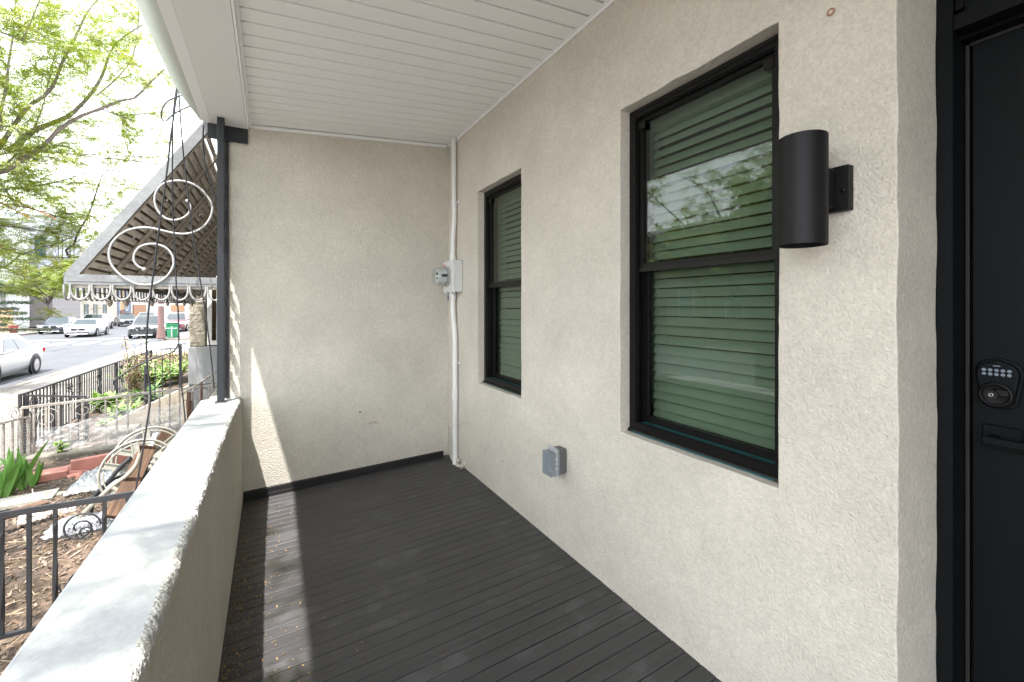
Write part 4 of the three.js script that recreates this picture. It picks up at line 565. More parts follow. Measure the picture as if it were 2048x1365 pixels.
{ // hose reel cart: two spoked wheels on a drum
  const c1 = at(278, 941, 'z', -6.0), c2 = at(300, 913, 'z', -6.5);
  const reel = thing('hose_reel', 'cream plastic hose reel with two spoked wheels lying behind the parapet', 'hose reel');
  const ax = c2.clone().sub(c1).normalize(), nrm = V(0.25, 0.25, 0.93).normalize();
  const q = new THREE.Quaternion().setFromUnitVectors(V(0, 0, 1), nrm);
  for (const [c, r] of [[c1, 0.315], [c2, 0.33]]) {
    const rim = [new THREE.TorusGeometry(r, 0.013, 8, 56), new THREE.TorusGeometry(r - 0.035, 0.008, 6, 56), new THREE.CylinderGeometry(r, r, 0.03, 56, 1, true).rotateX(Math.PI / 2)];
    const w = part('wheel', join(rim).applyQuaternion(q).translate(c.x, c.y, c.z), Object.assign(M.reel, DS), reel);
    for (let k = 0; k < 6; k++) { const a = k * Math.PI / 3 + 0.15; part('spoke', join([bx(0.055, r - 0.1, 0.012, 0, r / 2 + 0.03, 0), bx(0.012, r - 0.08, 0.035, 0.027, r / 2 + 0.03, 0), bx(0.012, r - 0.08, 0.035, -0.027, r / 2 + 0.03, 0)]).rotateZ(a).applyQuaternion(q).translate(c.x, c.y, c.z), M.reel, w); }
    part('hub', new THREE.CylinderGeometry(0.085, 0.085, 0.06, 24).rotateX(Math.PI / 2).applyQuaternion(q).translate(c.x, c.y, c.z), M.darkGrey, w);
  }
  part('drum', rod(c1, c2, 0.10, 20), M.reel, reel);
  const fit = at(318, 925, 'z', -6.0); part('fitting', [bev(0.12, 0.2, 0.12, 0.02, 2).rotateZ(-0.6).translate(fit.x, fit.y, fit.z), ...[0, 1, 2].map((k) => bev(0.14, 0.03, 0.14, 0.008).rotateZ(-0.6).translate(fit.x + 0.05 * (k - 1) * 0.6, fit.y + 0.05 * (k - 1), fit.z))], M.reel, reel);
  part('bracket', [bar(at(295, 905, 'z', -6.15), at(312, 868, 'z', -6.6), 0.05, 0.03)], M.steel, reel);
  const h = (pts, z) => pts.map(([u, v, dz = 0]) => at(u, v, 'z', z + dz));
  single('garden_hose', tube(h([[282, 905], [272, 930], [255, 950], [225, 972], [195, 1000], [165, 1030], [140, 1075], [132, 1110, 0.2], [131, 1128, 0.5]], -5.75), 0.021, 60, 8), M.hoseTan, 'thick tan hose arching down from the reel to the railing', 'hose');
  single('garden_hose', tube(h([[225, 975], [240, 985], [255, 1000], [270, 1010]], -5.7), 0.019, 20, 8), M.hoseTan, 'short tan hose end crossing over the plank', 'hose');
  single('garden_hose', tube(h([[262, 915], [240, 935], [215, 965], [190, 990], [172, 1022], [150, 1050], [118, 1074, 0.2]], -5.95), 0.02, 50, 8), M.hoseBlack, 'thick black hose running left of the tan hose', 'hose');
  single('garden_hose', tube(h([[250, 948], [222, 962], [200, 985], [186, 1010], [178, 1040], [168, 1058]], -6.05), 0.016, 50, 8), M.hoseBlack, 'thinner black hose curling beside the thick black one', 'hose');
  const plank = (label, a, b, w, t, roll) => { const d = b.clone().sub(a), g = bev(w, d.length(), t, 0.004); const mm = metric(g, true); const o = single('plank', mm, M.plank, label, 'plank'); o.position.copy(a).lerp(b, 0.5); o.quaternion.setFromUnitVectors(V(0, 1, 0), d.normalize()); o.rotateY(roll); };
  plank('brown timber plank leaning through the front reel wheel', at(228, 1035, 'z', -5.45), at(296, 893, 'z', -6.15), 0.15, 0.05, 0.3);
  plank('grey brown timber post behind the rear reel wheel', at(305, 915, 'z', -6.8), at(338, 860, 'z', -6.9), 0.13, 0.06, 0.2);
  const crinkle = (label, u, v, y, w, d, hgt, sd) => { const p = at(u, v, 'y', y); single('bubble_wrap', grid((s, t) => { const e = Math.min(s, 1 - s, t, 1 - t) * 5, k = clamp(e, 0, 1); const wob = 1 + 0.25 * (fbm(s, t, 5, 5, 3, sd) - 0.5); return V(p.x + (s - 0.5) * w * wob, y + 0.01 + k * hgt * (0.3 + fbm(s, t, 9, 9, 4, sd + 3)) + 0.03 * fbm(s, t, 26, 26, 2, sd + 5), p.z + (t - 0.5) * d * wob); }, 70, 60), M.bubble, label, 'plastic wrap'); };
  crinkle('crumpled clear bubble wrap left of the hose reel', 205, 968, -0.84, 0.55, 0.6, 0.14, 500);
  crinkle('flattened clear bubble wrap under the hoses by the railing', 185, 1050, -0.78, 0.65, 0.4, 0.06, 520);
  { const p = at(200, 1052, 'y', -0.74), m = []; for (let i = 0; i <= 16; i++) { m.push(rod(V(p.x - 0.25, p.y + 0.02, p.z - 0.2 + i * 0.025), V(p.x + 0.35, p.y + 0.05, p.z - 0.2 + i * 0.025), 0.0022, 4)); } for (let i = 0; i <= 22; i++) m.push(rod(V(p.x - 0.25 + i * 0.027, p.y + 0.021 + i * 0.0013, p.z - 0.2), V(p.x - 0.25 + i * 0.027, p.y + 0.021 + i * 0.0013, p.z + 0.2), 0.0022, 4)); single('wire_mesh', m, M.ironWorn, 'dark wire mesh lying on the mulch behind the railing scroll', 'mesh').userData.kind = 'stuff'; }
  single('cable_end', tube(h([[65, 978], [66, 985], [72, 990], [68, 999], [64, 1004]], -6.9), 0.006, 20, 5), M.pvc, 'white cable end curled at the foot of the iris', 'cable');
}
// ---------- things on and around the porch ----------
{ // iron post with scroll panel between parapet and beam, against the partition
  const p = thing('iron_post', 'black square iron post with scrolled panel between parapet and porch roof', 'post');
  const yb = 0.686, yt = 2.642, x = -0.295, zf = -3.587;
  part('square_post', [metric(bevSpan(x - 0.021, x + 0.021, yb, yt, zf - 0.021, zf + 0.021, 0.003))], M.blackPaint, p);
  part('wall_bar', [metric(bevSpan(x - 0.012, x + 0.035, yb, yt, ZE + 0.001, ZE + 0.012, 0.002))], M.blackPaint, p);
  part('base_plate', [bevSpan(x - 0.035, x + 0.035, yb, yb + 0.008, zf - 0.035, zf + 0.035, 0.002)], M.blackPaint, p);
  const e1 = V(0, 0, 1), e2 = V(0, 1, 0), zc = (zf - 0.021 + ZE + 0.012) / 2, r = 0.032;
  for (let k = 0; k < 10; k++) { const y = yb + 0.10 + k * 0.195; part('scroll', [spiral(V(x, y, zc - 0.016), e1, e2, r, 0.008, -0.6, 1.25, 0.004), spiral(V(x, y + 0.085, zc + 0.016), e1.clone().negate(), e2.clone().negate(), r, 0.008, -0.6, 1.25, 0.004), rod(V(x, y + 0.02, zc + 0.05), V(x, y + 0.075, zc - 0.05), 0.005, 5)], M.blackPaint, p); }
  part('top_block', metric(bevSpan(-0.385, -0.142, 2.535, 2.6425, ZE + 0.0125, ZE + 0.022, 0.002)), M.blackPaint, p);
  part('bolt_hole', [new THREE.CylinderGeometry(0.006, 0.006, 0.004, 10).rotateX(Math.PI / 2).translate(-0.18, 2.56, ZE + 0.023), new THREE.CylinderGeometry(0.006, 0.006, 0.004, 10).rotateX(Math.PI / 2).translate(-0.185, 2.62, ZE + 0.023)], M.boardDark, p);
}
{ // neighbour's sheet-metal awning
  const a = thing('awning', 'weathered sheet metal awning with scalloped edges and S scroll beyond the iron post', 'awning');
  const gm = withMap(std(0.24, 0.245, 0.25, 0.5, { metalness: 0.15 }), T.rough), und = withMap(std(0.90, 0.85, 0.79, 0.85), T.rough), rib = withMap(std(0.62, 0.56, 0.49, 0.85), T.rough), cov = withMap(std(0.36, 0.32, 0.28, 0.9), T.rough), loopM = withMap(std(0.34, 0.335, 0.325, 0.5), T.rough);
  const z0 = -3.86, z1 = -9.5, xt = -0.40, yt = 2.66, xb = -1.125, yb = 1.545; // slope from top (xt,yt) to bottom (xb,yb)
  const L = Math.hypot(xt - xb, yt - yb), ux = (xb - xt) / L, uy = (yb - yt) / L, nx = uy, ny = -ux; // n points outward-up? (uy,-ux)
  const ox = -Math.abs(nx), oy = Math.abs(ny); // outward normal: away from the house and upward
  const P = (s, o) => [xt + ux * s + ox * o, yt + uy * s + oy * o];
  const nSl = 21, sl = L / nSl, strips = 9, sw = (z0 - z1 - 0.06) / strips;
  for (let j = 0; j < strips; j++) for (let i = 0; i < nSl; i++) { // overlapping slats, each lower edge tucked under the one above
    const s0 = i * sl, s1 = s0 + sl * 0.70, q0 = P(s0, 0.0), q1 = P(s1, 0.022), q2 = P(s1, 0.024), q3 = P(s0, 0.002);
    const bow = rr(0.004, 0.009), za = z0 - 0.03 - j * sw - 0.004, zb = za - sw + (j % 2 ? -0.002 : 0.004);
    const g = grid((s, t) => { const sg = lerp(s0, s1, s), o = 0.006 - bow * Math.sin(s * Math.PI) * (1.2 + 0.5 * Math.sin(t * 7 + i)) + (fbm(t, s, 9, 3, 3, i * 7 + j) - 0.5) * 0.006; const [x, y] = P(sg, o); return V(x, y, lerp(za, zb, t)); }, 3, 8);
    part('slat', g, Object.assign(und, DS), a);
    const h = grid((s, t) => { const [x, y] = P(lerp(s0 + sl * 0.35, s0 + sl * 1.5, s), 0.045); return V(x, y, lerp(za + 0.004, zb - (j % 2 ? 0.006 : i % 2 ? 0.006 : -0.003), t)); }, 1, 1); part('cover_slat', h, Object.assign(cov, DS), a);
  }
  for (let j = 0; j <= strips; j++) { const z = z0 - 0.03 - j * sw; const w = j === 0 ? 0.012 : 0.030; const A = P(0, -0.016), B = P(L, -0.016), g = bar(V(A[0], A[1], z), V(B[0], B[1], z), 0.022, w * 2); part('rib', metric(g), rib, a);
    if (j % 2 === 0 && j) { const g2 = bar(V(A[0] + 0.02, A[1] - 0.03, z + 0.02), V(B[0] + 0.02, B[1] - 0.01, z + 0.02), 0.02, 0.02); part('rib', metric(g2), rib, a); } }
  // rake edge and lower frame
  { const A = P(-0.03, 0.005), B = P(L + 0.01, 0.005); part('rake_edge', metric(bar(V(A[0], A[1], z0), V(B[0], B[1], z0), 0.06, 0.03)), gm, a); part('rake_edge', metric(bar(V(A[0], A[1], z1), V(B[0], B[1], z1), 0.085, 0.03)), gm, a); }
  part('edge_band', [metric(span(xb - 0.02, -0.31, yb - 0.035, yb + 0.012, z0 + 0.016, z0 + 0.024)), metric(span(xb - 0.03, -0.31, yb - 0.055, yb - 0.037, z0 + 0.012, z0 + 0.022))], gm, a);
  part('edge_band', [metric(span(xb - 0.035, xb - 0.02, yb - 0.055, yb + 0.012, z1, z0 + 0.012))], gm, a);
  part('inner_rail', [metric(span(xb, -0.31, yb - 0.075, yb - 0.056, z0 - 0.03, z0))], rib, a);
  const loop = (c, e, w, h) => { const pts = []; for (let i = 0; i <= 16; i++) { const t = i / 16, ang = Math.PI * t; const k = t < 0.1 ? 1 : 1; pts.push(c.clone().addScaledVector(e, -Math.cos(ang) * w / 2).add(V(0, -Math.pow(Math.sin(ang), 0.65) * h, 0))); } return tube(pts, 0.0072, 26, 6); };
  for (let i = 0; i < 8; i++) part('scallop', loop(V(xb + 0.045 + i * 0.1045, yb - 0.055, z0 + 0.018), V(1, 0, 0), 0.094, 0.098), loopM, a);
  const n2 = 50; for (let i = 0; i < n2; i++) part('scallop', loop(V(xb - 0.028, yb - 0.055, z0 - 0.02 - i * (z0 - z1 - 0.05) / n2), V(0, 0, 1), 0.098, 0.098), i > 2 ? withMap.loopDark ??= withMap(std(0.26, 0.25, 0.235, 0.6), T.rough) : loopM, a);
  // S scroll in the end triangle
  const sp = [[835, 622], [856, 655], [848, 700], [805, 737], [740, 752], [680, 735], [635, 690], [612, 620], [625, 555], [670, 505], [740, 485], [820, 488], [900, 520], [960, 575], [1000, 640], [1003, 700], [970, 770], [910, 820], [830, 845], [750, 842], [660, 822], [580, 805], [500, 805], [420, 825], [360, 865], [315, 920], [300, 990], [320, 1060], [370, 1120], [430, 1162], [500, 1190], [590, 1192], [655, 1168], [705, 1125], [740, 1060], [735, 1000], [700, 950], [640, 920], [580, 915], [520, 930], [480, 970], [470, 1020], [490, 1060], [540, 1088]].map(([u, v]) => at(130 + u / 3.4135, 220 + v / 3.4135, 'z', z0 + 0.028));
  part('scroll_ornament', [tube(sp, 0.0074, 260, 8), new THREE.SphereGeometry(0.013, 10, 8).translate(sp[0].x, sp[0].y, sp[0].z), new THREE.SphereGeometry(0.013, 10, 8).translate(sp.at(-1).x, sp.at(-1).y, sp.at(-1).z)], std(0.34, 0.34, 0.335, 0.4), a);
  // string of lights under it
  const cord = [], bulbs = []; const zs = [-4.5, -4.95, -5.9, -6.7, -7.3, -7.9, -8.6];
  single('light_string', [tube([V(xb + 0.03, yb - 0.10, -3.95), ...zs.flatMap((z, i) => [V(xb + 0.03, yb - 0.105 - 0.015 * (i % 2), z), V(xb + 0.03, yb - 0.13, z - 0.3)])], 0.004, 80, 5)], M.hoseBlack, 'black cord of the bulb string under the awning front edge', 'light string');
  zs.forEach((z, i) => { const b = thing('string_bulb', ['clear unlit bulb hanging nearest the front corner of the awning', 'clear unlit bulb, second from the front corner of the awning', 'clear unlit bulb, third from the awning corner, before the red pole', 'clear unlit bulb, middle one of the seven under the awning', 'clear unlit bulb, fifth from the awning corner', 'clear unlit bulb, second from the far pillar under the awning', 'clear unlit bulb nearest the stone pillar under the awning'][i], 'bulb', [xb + 0.03, yb - 0.11, z], 0, 'bulbs under the awning');
    part('socket', new THREE.CylinderGeometry(0.016, 0.018, 0.05, 10).translate(0, -0.03, 0), M.hoseBlack, b); part('glass_bulb', new THREE.LatheGeometry([[0.012, -0.05], [0.03, -0.075], [0.032, -0.10], [0.018, -0.135], [0.001, -0.15]].map(([r, y]) => new THREE.Vector2(r, y)), 12), std(0.34, 0.30, 0.25, 0.25), b); b.scale.setScalar(0.62); });
}
{ // far porch end: stone pillar, window and grey clad base
  const f = thing('porch_end', 'grey stone pillar, window and grey clad base closing the far porch', 'wall');
  const z = -9.6; const stone = withMap(std(0.66, 0.62, 0.56, 0.95), T.concrete, T.roughBump, 0.02), clad = withMap(std(0.36, 0.365, 0.38, 0.6), texture(256, [0.05, 3], (u, v) => { const k = 0.9 + (fbm(u, v, 60, 3, 3, 601) - 0.5) * 0.3; return [k, k, k]; }));
  const xl = at(378, 700, 'z', z).x, xm = at(411, 700, 'z', z).x, yt = at(380, 612, 'z', z).y, yp = at(380, 694, 'z', z).y;
  part('pillar', metric(bev(xm - xl, yt - yp + 0.1, 0.4, 0.02, 2).translate((xl + xm) / 2, (yt + yp) / 2 + 0.05, z - 0.2)), stone, f);
  part('pillar_head', metric(bev(xm - xl - 0.08, 0.9, 0.36, 0.02, 2).translate((xl + xm) / 2 + 0.05, yt + 0.55, z - 0.2)), withMap(std(0.4, 0.36, 0.31, 0.95), T.concrete), f);
  part('clad_base', [metric(bevSpan(xl - 0.01, 1.4, -0.06, yp - 0.005, z - 0.4, z + 0.01, 0.006))], clad, f);
  part('clad_base', [metric(bevSpan(xl - 0.01, 1.4, -0.36, -0.065, z - 0.4, z - 0.02, 0.006))], std(0.2, 0.2, 0.21, 0.6), f);
  part('foundation', metric(span(xl - 0.01, 1.4, -1.05, -0.361, z - 0.4, z)), clad, f);
  const w = part('window', [span(xm + 0.02, xm + 0.09, yp + 0.02, 2.6, z - 0.12, z - 0.02), span(xm + 0.09, 1.3, yp + 0.02, yp + 0.10, z - 0.12, z - 0.02), span(xm + 0.16, xm + 0.20, yp + 0.1, 2.6, z - 0.10, z - 0.04)], M.frameWhite, f);
  part('pane', span(xm + 0.2, 1.3, yp + 0.1, 2.6, z - 0.085, z - 0.08), M.farGlass, w);
  part('back_wall', span(xm, 1.4, yp, 2.7, z - 0.4, z - 0.35), M.tanWood, f);
}
{ // the attached houses beyond the partition and the street side of their porches
  const n = thing('row_house', 'attached neighbouring row house beyond the partition wall, mostly hidden', 'house');
  part('wall', metric(join([span(XW, 1.7, -1.05, 6.4, -28, -4.0), span(1.7, 8, 5.9, 6.4, -28, -4.0)])), M.stucco, n);
  part('porch_roof', metric(prism([[-0.38, 2.70], [XW - 0.002, 2.86], [XW - 0.002, 3.12], [-0.38, 3.0]], -28, -3.97)), M.trimWhite, n);
  part('parapet', metric(span(-0.42, -0.19, -1.05, 0.62, -9.15, -3.975)), M.parapetStucco, n);
  part('porch_slab', metric(span(-0.19, XW - 0.002, -1.05, -0.05, -9.15, -3.975)), M.concrete, n);
}
{ // wall light: open cylinder on a square back plate
  const l = thing('wall_light', 'matte black cylinder wall light between the near window and the door', 'wall light', [1.30, 0, -0.668]);
  const y0 = 1.518, y1 = 1.820, r = 0.060;
  part('cylinder_shade', new THREE.LatheGeometry([[r - 0.003, y0 + 0.004], [r - 0.0015, y0], [r, y0 + 0.002], [r, y1 - 0.002], [r - 0.0015, y1], [r - 0.003, y1 - 0.003], [r - 0.003, y0 + 0.004]].map(([a, b]) => new THREE.Vector2(a, b)), 72), M.lampBlack, l);
  part('baffle', new THREE.CylinderGeometry(r - 0.004, r - 0.004, 0.004, 40).translate(0, 1.62, 0), M.blackFrame, l);
  part('lamp', new THREE.CylinderGeometry(0.025, 0.03, 0.05, 20).translate(0, 1.59, 0), M.clearLamp ??= std(0.5, 0.5, 0.48, 0.3), l);
  part('arm', bevSpan(0.052, 0.102, 1.625, 1.735, -0.04, 0.04, 0.003), M.lampBlack, l);
  part('back_plate', bevSpan(0.095, 0.1195, 1.617, 1.742, -0.052, 0.073, 0.003), M.lampBlack, l);
  part('screw', [new THREE.SphereGeometry(0.006, 10, 8).scale(0.5, 1, 1).translate(0.094, 1.672, 0.058)], M.blackFrame, l);
}
{ // electric meter and its conduit
  const m = thing('electric_meter', 'pale grey electric meter box with round glass meter in the far corner', 'meter');
  const x0 = 1.34, y0 = 1.467, y1 = 1.737, z0 = -3.655, z1 = -3.40;
  part('box', [bevSpan(x0 + 0.004, XW - 0.001, y0, y1, z0, z1, 0.006)], M.meterGrey, m);
  part('cover', [bevSpan(x0 - 0.004, x0 + 0.0035, y0 + 0.006, y1 - 0.004, z0 + 0.006, z1 - 0.03, 0.002), bevSpan(x0 - 0.001, x0 + 0.0035, y0 - 0.004, y1 + 0.004, z1 - 0.025, z1 + 0.003, 0.002)], M.meterGrey, m);
  const cy = 1.603, cz = -3.545; const tr = (g) => g.rotateZ(Math.PI / 2).translate(0, cy, cz);
  part('meter_ring', tr(new THREE.CylinderGeometry(0.088, 0.09, 0.022, 40)).translate(x0 - 0.014, 0, 0), M.steel, m);
  part('meter_glass', tr(new THREE.LatheGeometry([[0.001, 0.105], [0.05, 0.104], [0.066, 0.098], [0.072, 0.085], [0.078, 0.0]].map(([r, y]) => new THREE.Vector2(r, y)), 40)).translate(x0 - 0.024, 0, 0), M.clear, m);
  part('meter_dial', [tr(new THREE.CylinderGeometry(0.062, 0.066, 0.07, 32)).translate(x0 - 0.062, 0, 0)], std(0.55, 0.55, 0.52, 0.6), m);
  part('meter_display', [bx(0.004, 0.018, 0.05, x0 - 0.099, cy + 0.022, cz), bx(0.004, 0.012, 0.03, x0 - 0.099, cy - 0.018, cz + 0.01)], M.darkGrey, m);
  part('meter_label', [bx(0.05, 0.022, 0.004, x0 - 0.055, cy + 0.005, cz + 0.066)], M.darkGrey, m);
  part('warning_sticker', [bx(0.002, 0.014, 0.03, x0 - 0.0052, y1 - 0.035, z0 + 0.04)], M.red, m);
  part('seal_tag', [bx(0.006, 0.035, 0.012, x0 - 0.004, y0 - 0.045, -3.53), rod(V(x0, y0, -3.53), V(x0 - 0.004, y0 - 0.03, -3.53), 0.0015, 5)], M.blue, m);
  part('latch', [bev(0.02, 0.02, 0.03, 0.004).translate(x0 - 0.006, y0 - 0.004, -3.57), bev(0.02, 0.02, 0.02, 0.004).translate(x0 - 0.006, y0 - 0.006, -3.44)], M.steel, m);
  const c = thing('conduit_pipe', 'white plastic conduit running from ceiling to floor through the meter box', 'conduit');
  part('pipe', tube([V(1.392, 2.80, -3.535), V(1.392, 2.4, -3.535), V(1.392, 2.1, -3.53), V(1.388, 1.95, -3.545), V(1.386, 1.80, -3.545), V(1.386, 1.735, -3.545)], 0.0215, 60, 18), M.pvc, c);
  part('pipe', tube([V(1.386, 1.468, -3.545), V(1.387, 1.3, -3.545), V(1.392, 1.1, -3.515), V(1.392, 0.9, -3.51), V(1.392, 0.3, -3.51), V(1.392, 0.06, -3.51), V(1.385, -0.02, -3.49)], 0.0225, 70, 18), M.pvc, c);
  part('coupling', [rod(V(1.386, 1.72, -3.545), V(1.386, 1.79, -3.545), 0.027, 20), rod(V(1.387, 1.415, -3.545), V(1.386, 1.47, -3.545), 0.027, 20)], M.pvc, c);
  part('coupling', [rod(V(1.392, 0.54, -3.51), V(1.392, 0.62, -3.51), 0.0265, 20)], M.pvc, c);
  for (const [y, z, x] of [[2.245, -3.534, 1.392], [0.86, -3.51, 1.392]]) part('clamp', [new THREE.CylinderGeometry(0.026, 0.026, 0.018, 20).translate(x, y, z), bevSpan(1.41, XW + 0.0, y - 0.009, y + 0.009, z, z + 0.062, 0.003), new THREE.SphereGeometry(0.008, 8, 6).translate(1.412, y, z + 0.05)], M.pvc, c);
  // rough patch where the conduit meets the floor
  const g = []; for (let i = 0; i < 60; i++) { const s = rr(0.008, 0.02); g.push(new THREE.IcosahedronGeometry(s, 0).scale(1, rr(0.6, 1.6), 1).translate(1.405 + rr(-0.02, 0.01), rr(-0.01, 0.06) * rnd(), -3.51 + rr(-0.10, 0.16))); }
  single('mortar_crumbs', metric(join(g)), M.stuccoEnd, 'rough mortar crumbs where the conduit meets the floor', 'mortar').userData.kind = 'stuff';
}
{ // white coax cable end poking out of the wall
  const y = (v, u) => 0; const p0 = at(936, 843, 'x', XW - 0.001);
  single('coax_cable', [tube([p0, p0.clone().add(V(-0.05, 0.0, 0.0)), at(915, 846, 'z', -3.36), at(890, 855, 'z', -3.45), at(875, 866, 'z', -3.52), at(868, 880, 'z', -3.56), at(867, 886, 'z', -3.56)], 0.0032, 50, 7)], std(0.62, 0.6, 0.55, 0.5), 'thin white cable poking out of the wall across the conduit', 'cable');
  const e = at(867, 888, 'z', -3.56); single('cable_connector', rod(e, e.clone().add(V(0, -0.022, 0)), 0.0055, 8), M.steel, 'small metal connector at the tip of the thin white cable', 'connector');
}
{ // outdoor socket with clear cover
  const o = thing('outdoor_socket', 'grey outdoor socket box with clear flip cover low on the wall', 'socket');
  const y0 = 0.435, y1 = 0.572, z0 = -2.005, z1 = -1.932;
  part('box', [bevSpan(XW - 0.048, XW - 0.001, y0, y1 - 0.004, z0, z1, 0.005)], M.grey, o);
  part('base_plate', [bevSpan(XW - 0.066, XW - 0.0495, y0 - 0.004, y1, z0 - 0.004, z1 + 0.003, 0.004)], std(0.24, 0.25, 0.26, 0.45), o);
  part('receptacle', [bevSpan(XW - 0.075, XW - 0.0665, y0 + 0.02, y1 - 0.025, z0 + 0.015, z1 - 0.015, 0.003)], M.darkGrey, o);
  const cov = []; const X0 = XW - 0.112, X1 = XW - 0.068; cov.push(span(X0, X0 + 0.002, y0, y1 - 0.012, z0 - 0.002, z1 + 0.002), span(X0 + 0.002, X1, y0, y0 + 0.002, z0 - 0.002, z1 + 0.002), span(X0 + 0.002, X1, y1 - 0.014, y1 - 0.012, z0 - 0.002, z1 + 0.002), span(X0 + 0.002, X1, y0 + 0.002, y1 - 0.014, z0 - 0.002, z0), span(X0 + 0.002, X1, y0 + 0.002, y1 - 0.014, z1, z1 + 0.002));
  part('cover', cov, new THREE.MeshPhysicalMaterial({ color: new THREE.Color().setRGB(0.62, 0.66, 0.7), transmission: 0.75, thickness: 0, roughness: 0.12 }), o);
  part('flange', [bevSpan(X1 - 0.004, X1 + 0.0005, y0 - 0.012, y1 - 0.004, z0 - 0.006, z1 + 0.006, 0.002)], std(0.42, 0.44, 0.46, 0.3), o);
  part('hinge', [rod(V(XW - 0.074, y1 + 0.004, z0), V(XW - 0.074, y1 + 0.004, z1), 0.008, 12), rod(V(XW - 0.074, y1 + 0.004, z1 + 0.0005), V(XW - 0.074, y1 + 0.004, z1 + 0.004), 0.006, 12)], std(0.35, 0.36, 0.37, 0.4), o);
  for (const y of [0.475, 0.50, 0.525]) part('latch_rib', bevSpan(XW - 0.08, XW - 0.066, y - 0.004, y + 0.004, z1 + 0.0035, z1 + 0.010, 0.0015), std(0.5, 0.52, 0.54, 0.3), o);
}
{ // nail plug and small marks in the stucco
  const p = at(1662, 24, 'x', XW - 0.001); const n = thing('wall_plug', 'rusty plastic plug in the stucco high above the wall light', 'plug', [p.x, p.y, p.z]);
  part('rim', new THREE.TorusGeometry(0.008, 0.003, 8, 18).rotateY(Math.PI / 2).translate(-0.001, 0, 0), std(0.35, 0.2, 0.13, 0.7), n); part('plug', new THREE.SphereGeometry(0.007, 10, 8).scale(0.4, 1, 1), std(0.6, 0.55, 0.47, 0.7), n);
  const q = at(1006, 922, 'x', XW - 0.001); single('stucco_chip', new THREE.IcosahedronGeometry(0.004, 1).scale(0.4, 1.4, 1).translate(q.x, q.y, q.z), M.darkGrey, 'tiny dark chip in the stucco left of the socket', 'chip');
  const s = [], sm = std(0.30, 0.22, 0.13, 0.95), c = at(748, 845, 'z', ZE + 0.001); for (let i = 0; i < 40; i++) { const w = rr(0.001, 0.003); s.push(new THREE.IcosahedronGeometry(w, 0).scale(rr(1, 3), 0.8, 0.4).translate(c.x + (rnd() + rnd() - 1) * 0.05, c.y + (rnd() + rnd() - 1) * 0.012, c.z)); }
  const t = single('dirt_stain', s, sm, 'small brown dirt spatter low on the partition wall', 'stain'); t.userData.kind = 'stuff';
}
{ // hanging cables outside the parapet
  const z = -3.66, P = (l, zz = z) => l.map(([u, v, d = 0]) => at(u, v, 'z', zz + d));
  const cm = std(0.015, 0.016, 0.022, 0.45);
  single('hanging_cable', tube(P([[356, 168], [349, 220], [342, 270], [334, 340], [326, 400], [315, 480], [305, 560], [297, 620], [293, 680], [294, 730], [300, 775], [301, 800], [295, 840], [289, 880], [283, 915], [275, 960], [268, 1000]]), 0.0055, 120, 7), cm, 'thick black cable hanging in the middle, down to the hose reel', 'cable');
  single('hanging_cable', tube(P([[353, 172], [346, 230], [345, 300], [345, 380], [348, 470], [352, 560], [357, 640], [358, 700], [362, 760], [368, 815], [371, 850]], -3.7), 0.0045, 110, 7), cm, 'black cable hanging straight down through the upper scroll curl', 'cable');
  single('hanging_cable', tube(P([[357, 170], [361, 240], [368, 320], [378, 410], [390, 500], [402, 570], [410, 620], [418, 680], [424, 730], [428, 775]], -3.72), 0.0045, 110, 7), cm, 'black cable slanting right toward the iron post', 'cable');
  single('hanging_cable', tube(P([[407, 250], [406, 290], [411, 330], [422, 365], [433, 400], [440, 425]], -3.7), 0.005, 60, 7), cm, 'short black cable curving down from the gutter end beside the post', 'cable');
  single('hanging_cable', tube(P([[366, 190], [345, 197], [330, 208], [323, 224], [325, 240], [331, 242], [345, 230], [362, 220], [384, 210]]), 0.0045, 60, 7), cm, 'loose loop of black cable just below the gutter', 'cable');
}
{ // seed litter swept against the parapet
  const bud = new THREE.IcosahedronGeometry(1, 0), im = new THREE.InstancedMesh(bud, std(1, 1, 1, 0.9), 900), o = new THREE.Object3D(), col = new THREE.Color();
  const cl = [[-2.55, 0.10], [-2.75, 0.16], [-2.4, 0.05], [-2.95, 0.04], [-1.75, 0.16], [-2.15, 0.10], [-3.45, 0.1], [-3.1, 0.12], [-1.6, 0.14], [-1.95, 0.02]];
  for (let i = 0; i < 900; i++) { let x, z; if (i < 720) { const c = cl[i % cl.length < 5 ? Math.floor(rnd() * 5) : i % cl.length]; z = c[0] + (rnd() + rnd() + rnd() - 1.5) * 0.22; x = -0.165 + Math.abs(rnd() + rnd() - 1) * 0.13 + (i % 3 ? 0 : c[1]); } else if (i < 860) { x = rr(-0.15, 0.35); z = rr(-3.4, -1.4); } else { x = rr(0.1, 1.3); z = rr(-3.6, -1); }
    const s = i < 860 ? rr(0.0014, 0.0042) : rr(0.0008, 0.0022); o.position.set(x, (x - XW) * Math.tan(floorTilt) + s * 0.6, z); o.rotation.set(rr(0, 6), rr(0, 6), rr(0, 6)); o.scale.set(s * rr(1, 1.8), s * rr(0.5, 0.9), s); o.updateMatrix(); im.setMatrixAt(i, o.matrix); const k = rr(0.5, 1.2); col.setRGB(0.30 * k, 0.20 * k, 0.10 * k); im.setColorAt(i, col); }
  im.name = 'seed_litter'; im.userData.kind = 'stuff'; tag(im, 'tan seed husks scattered on the dark boards along the parapet', 'litter'); scene.add(im);
}
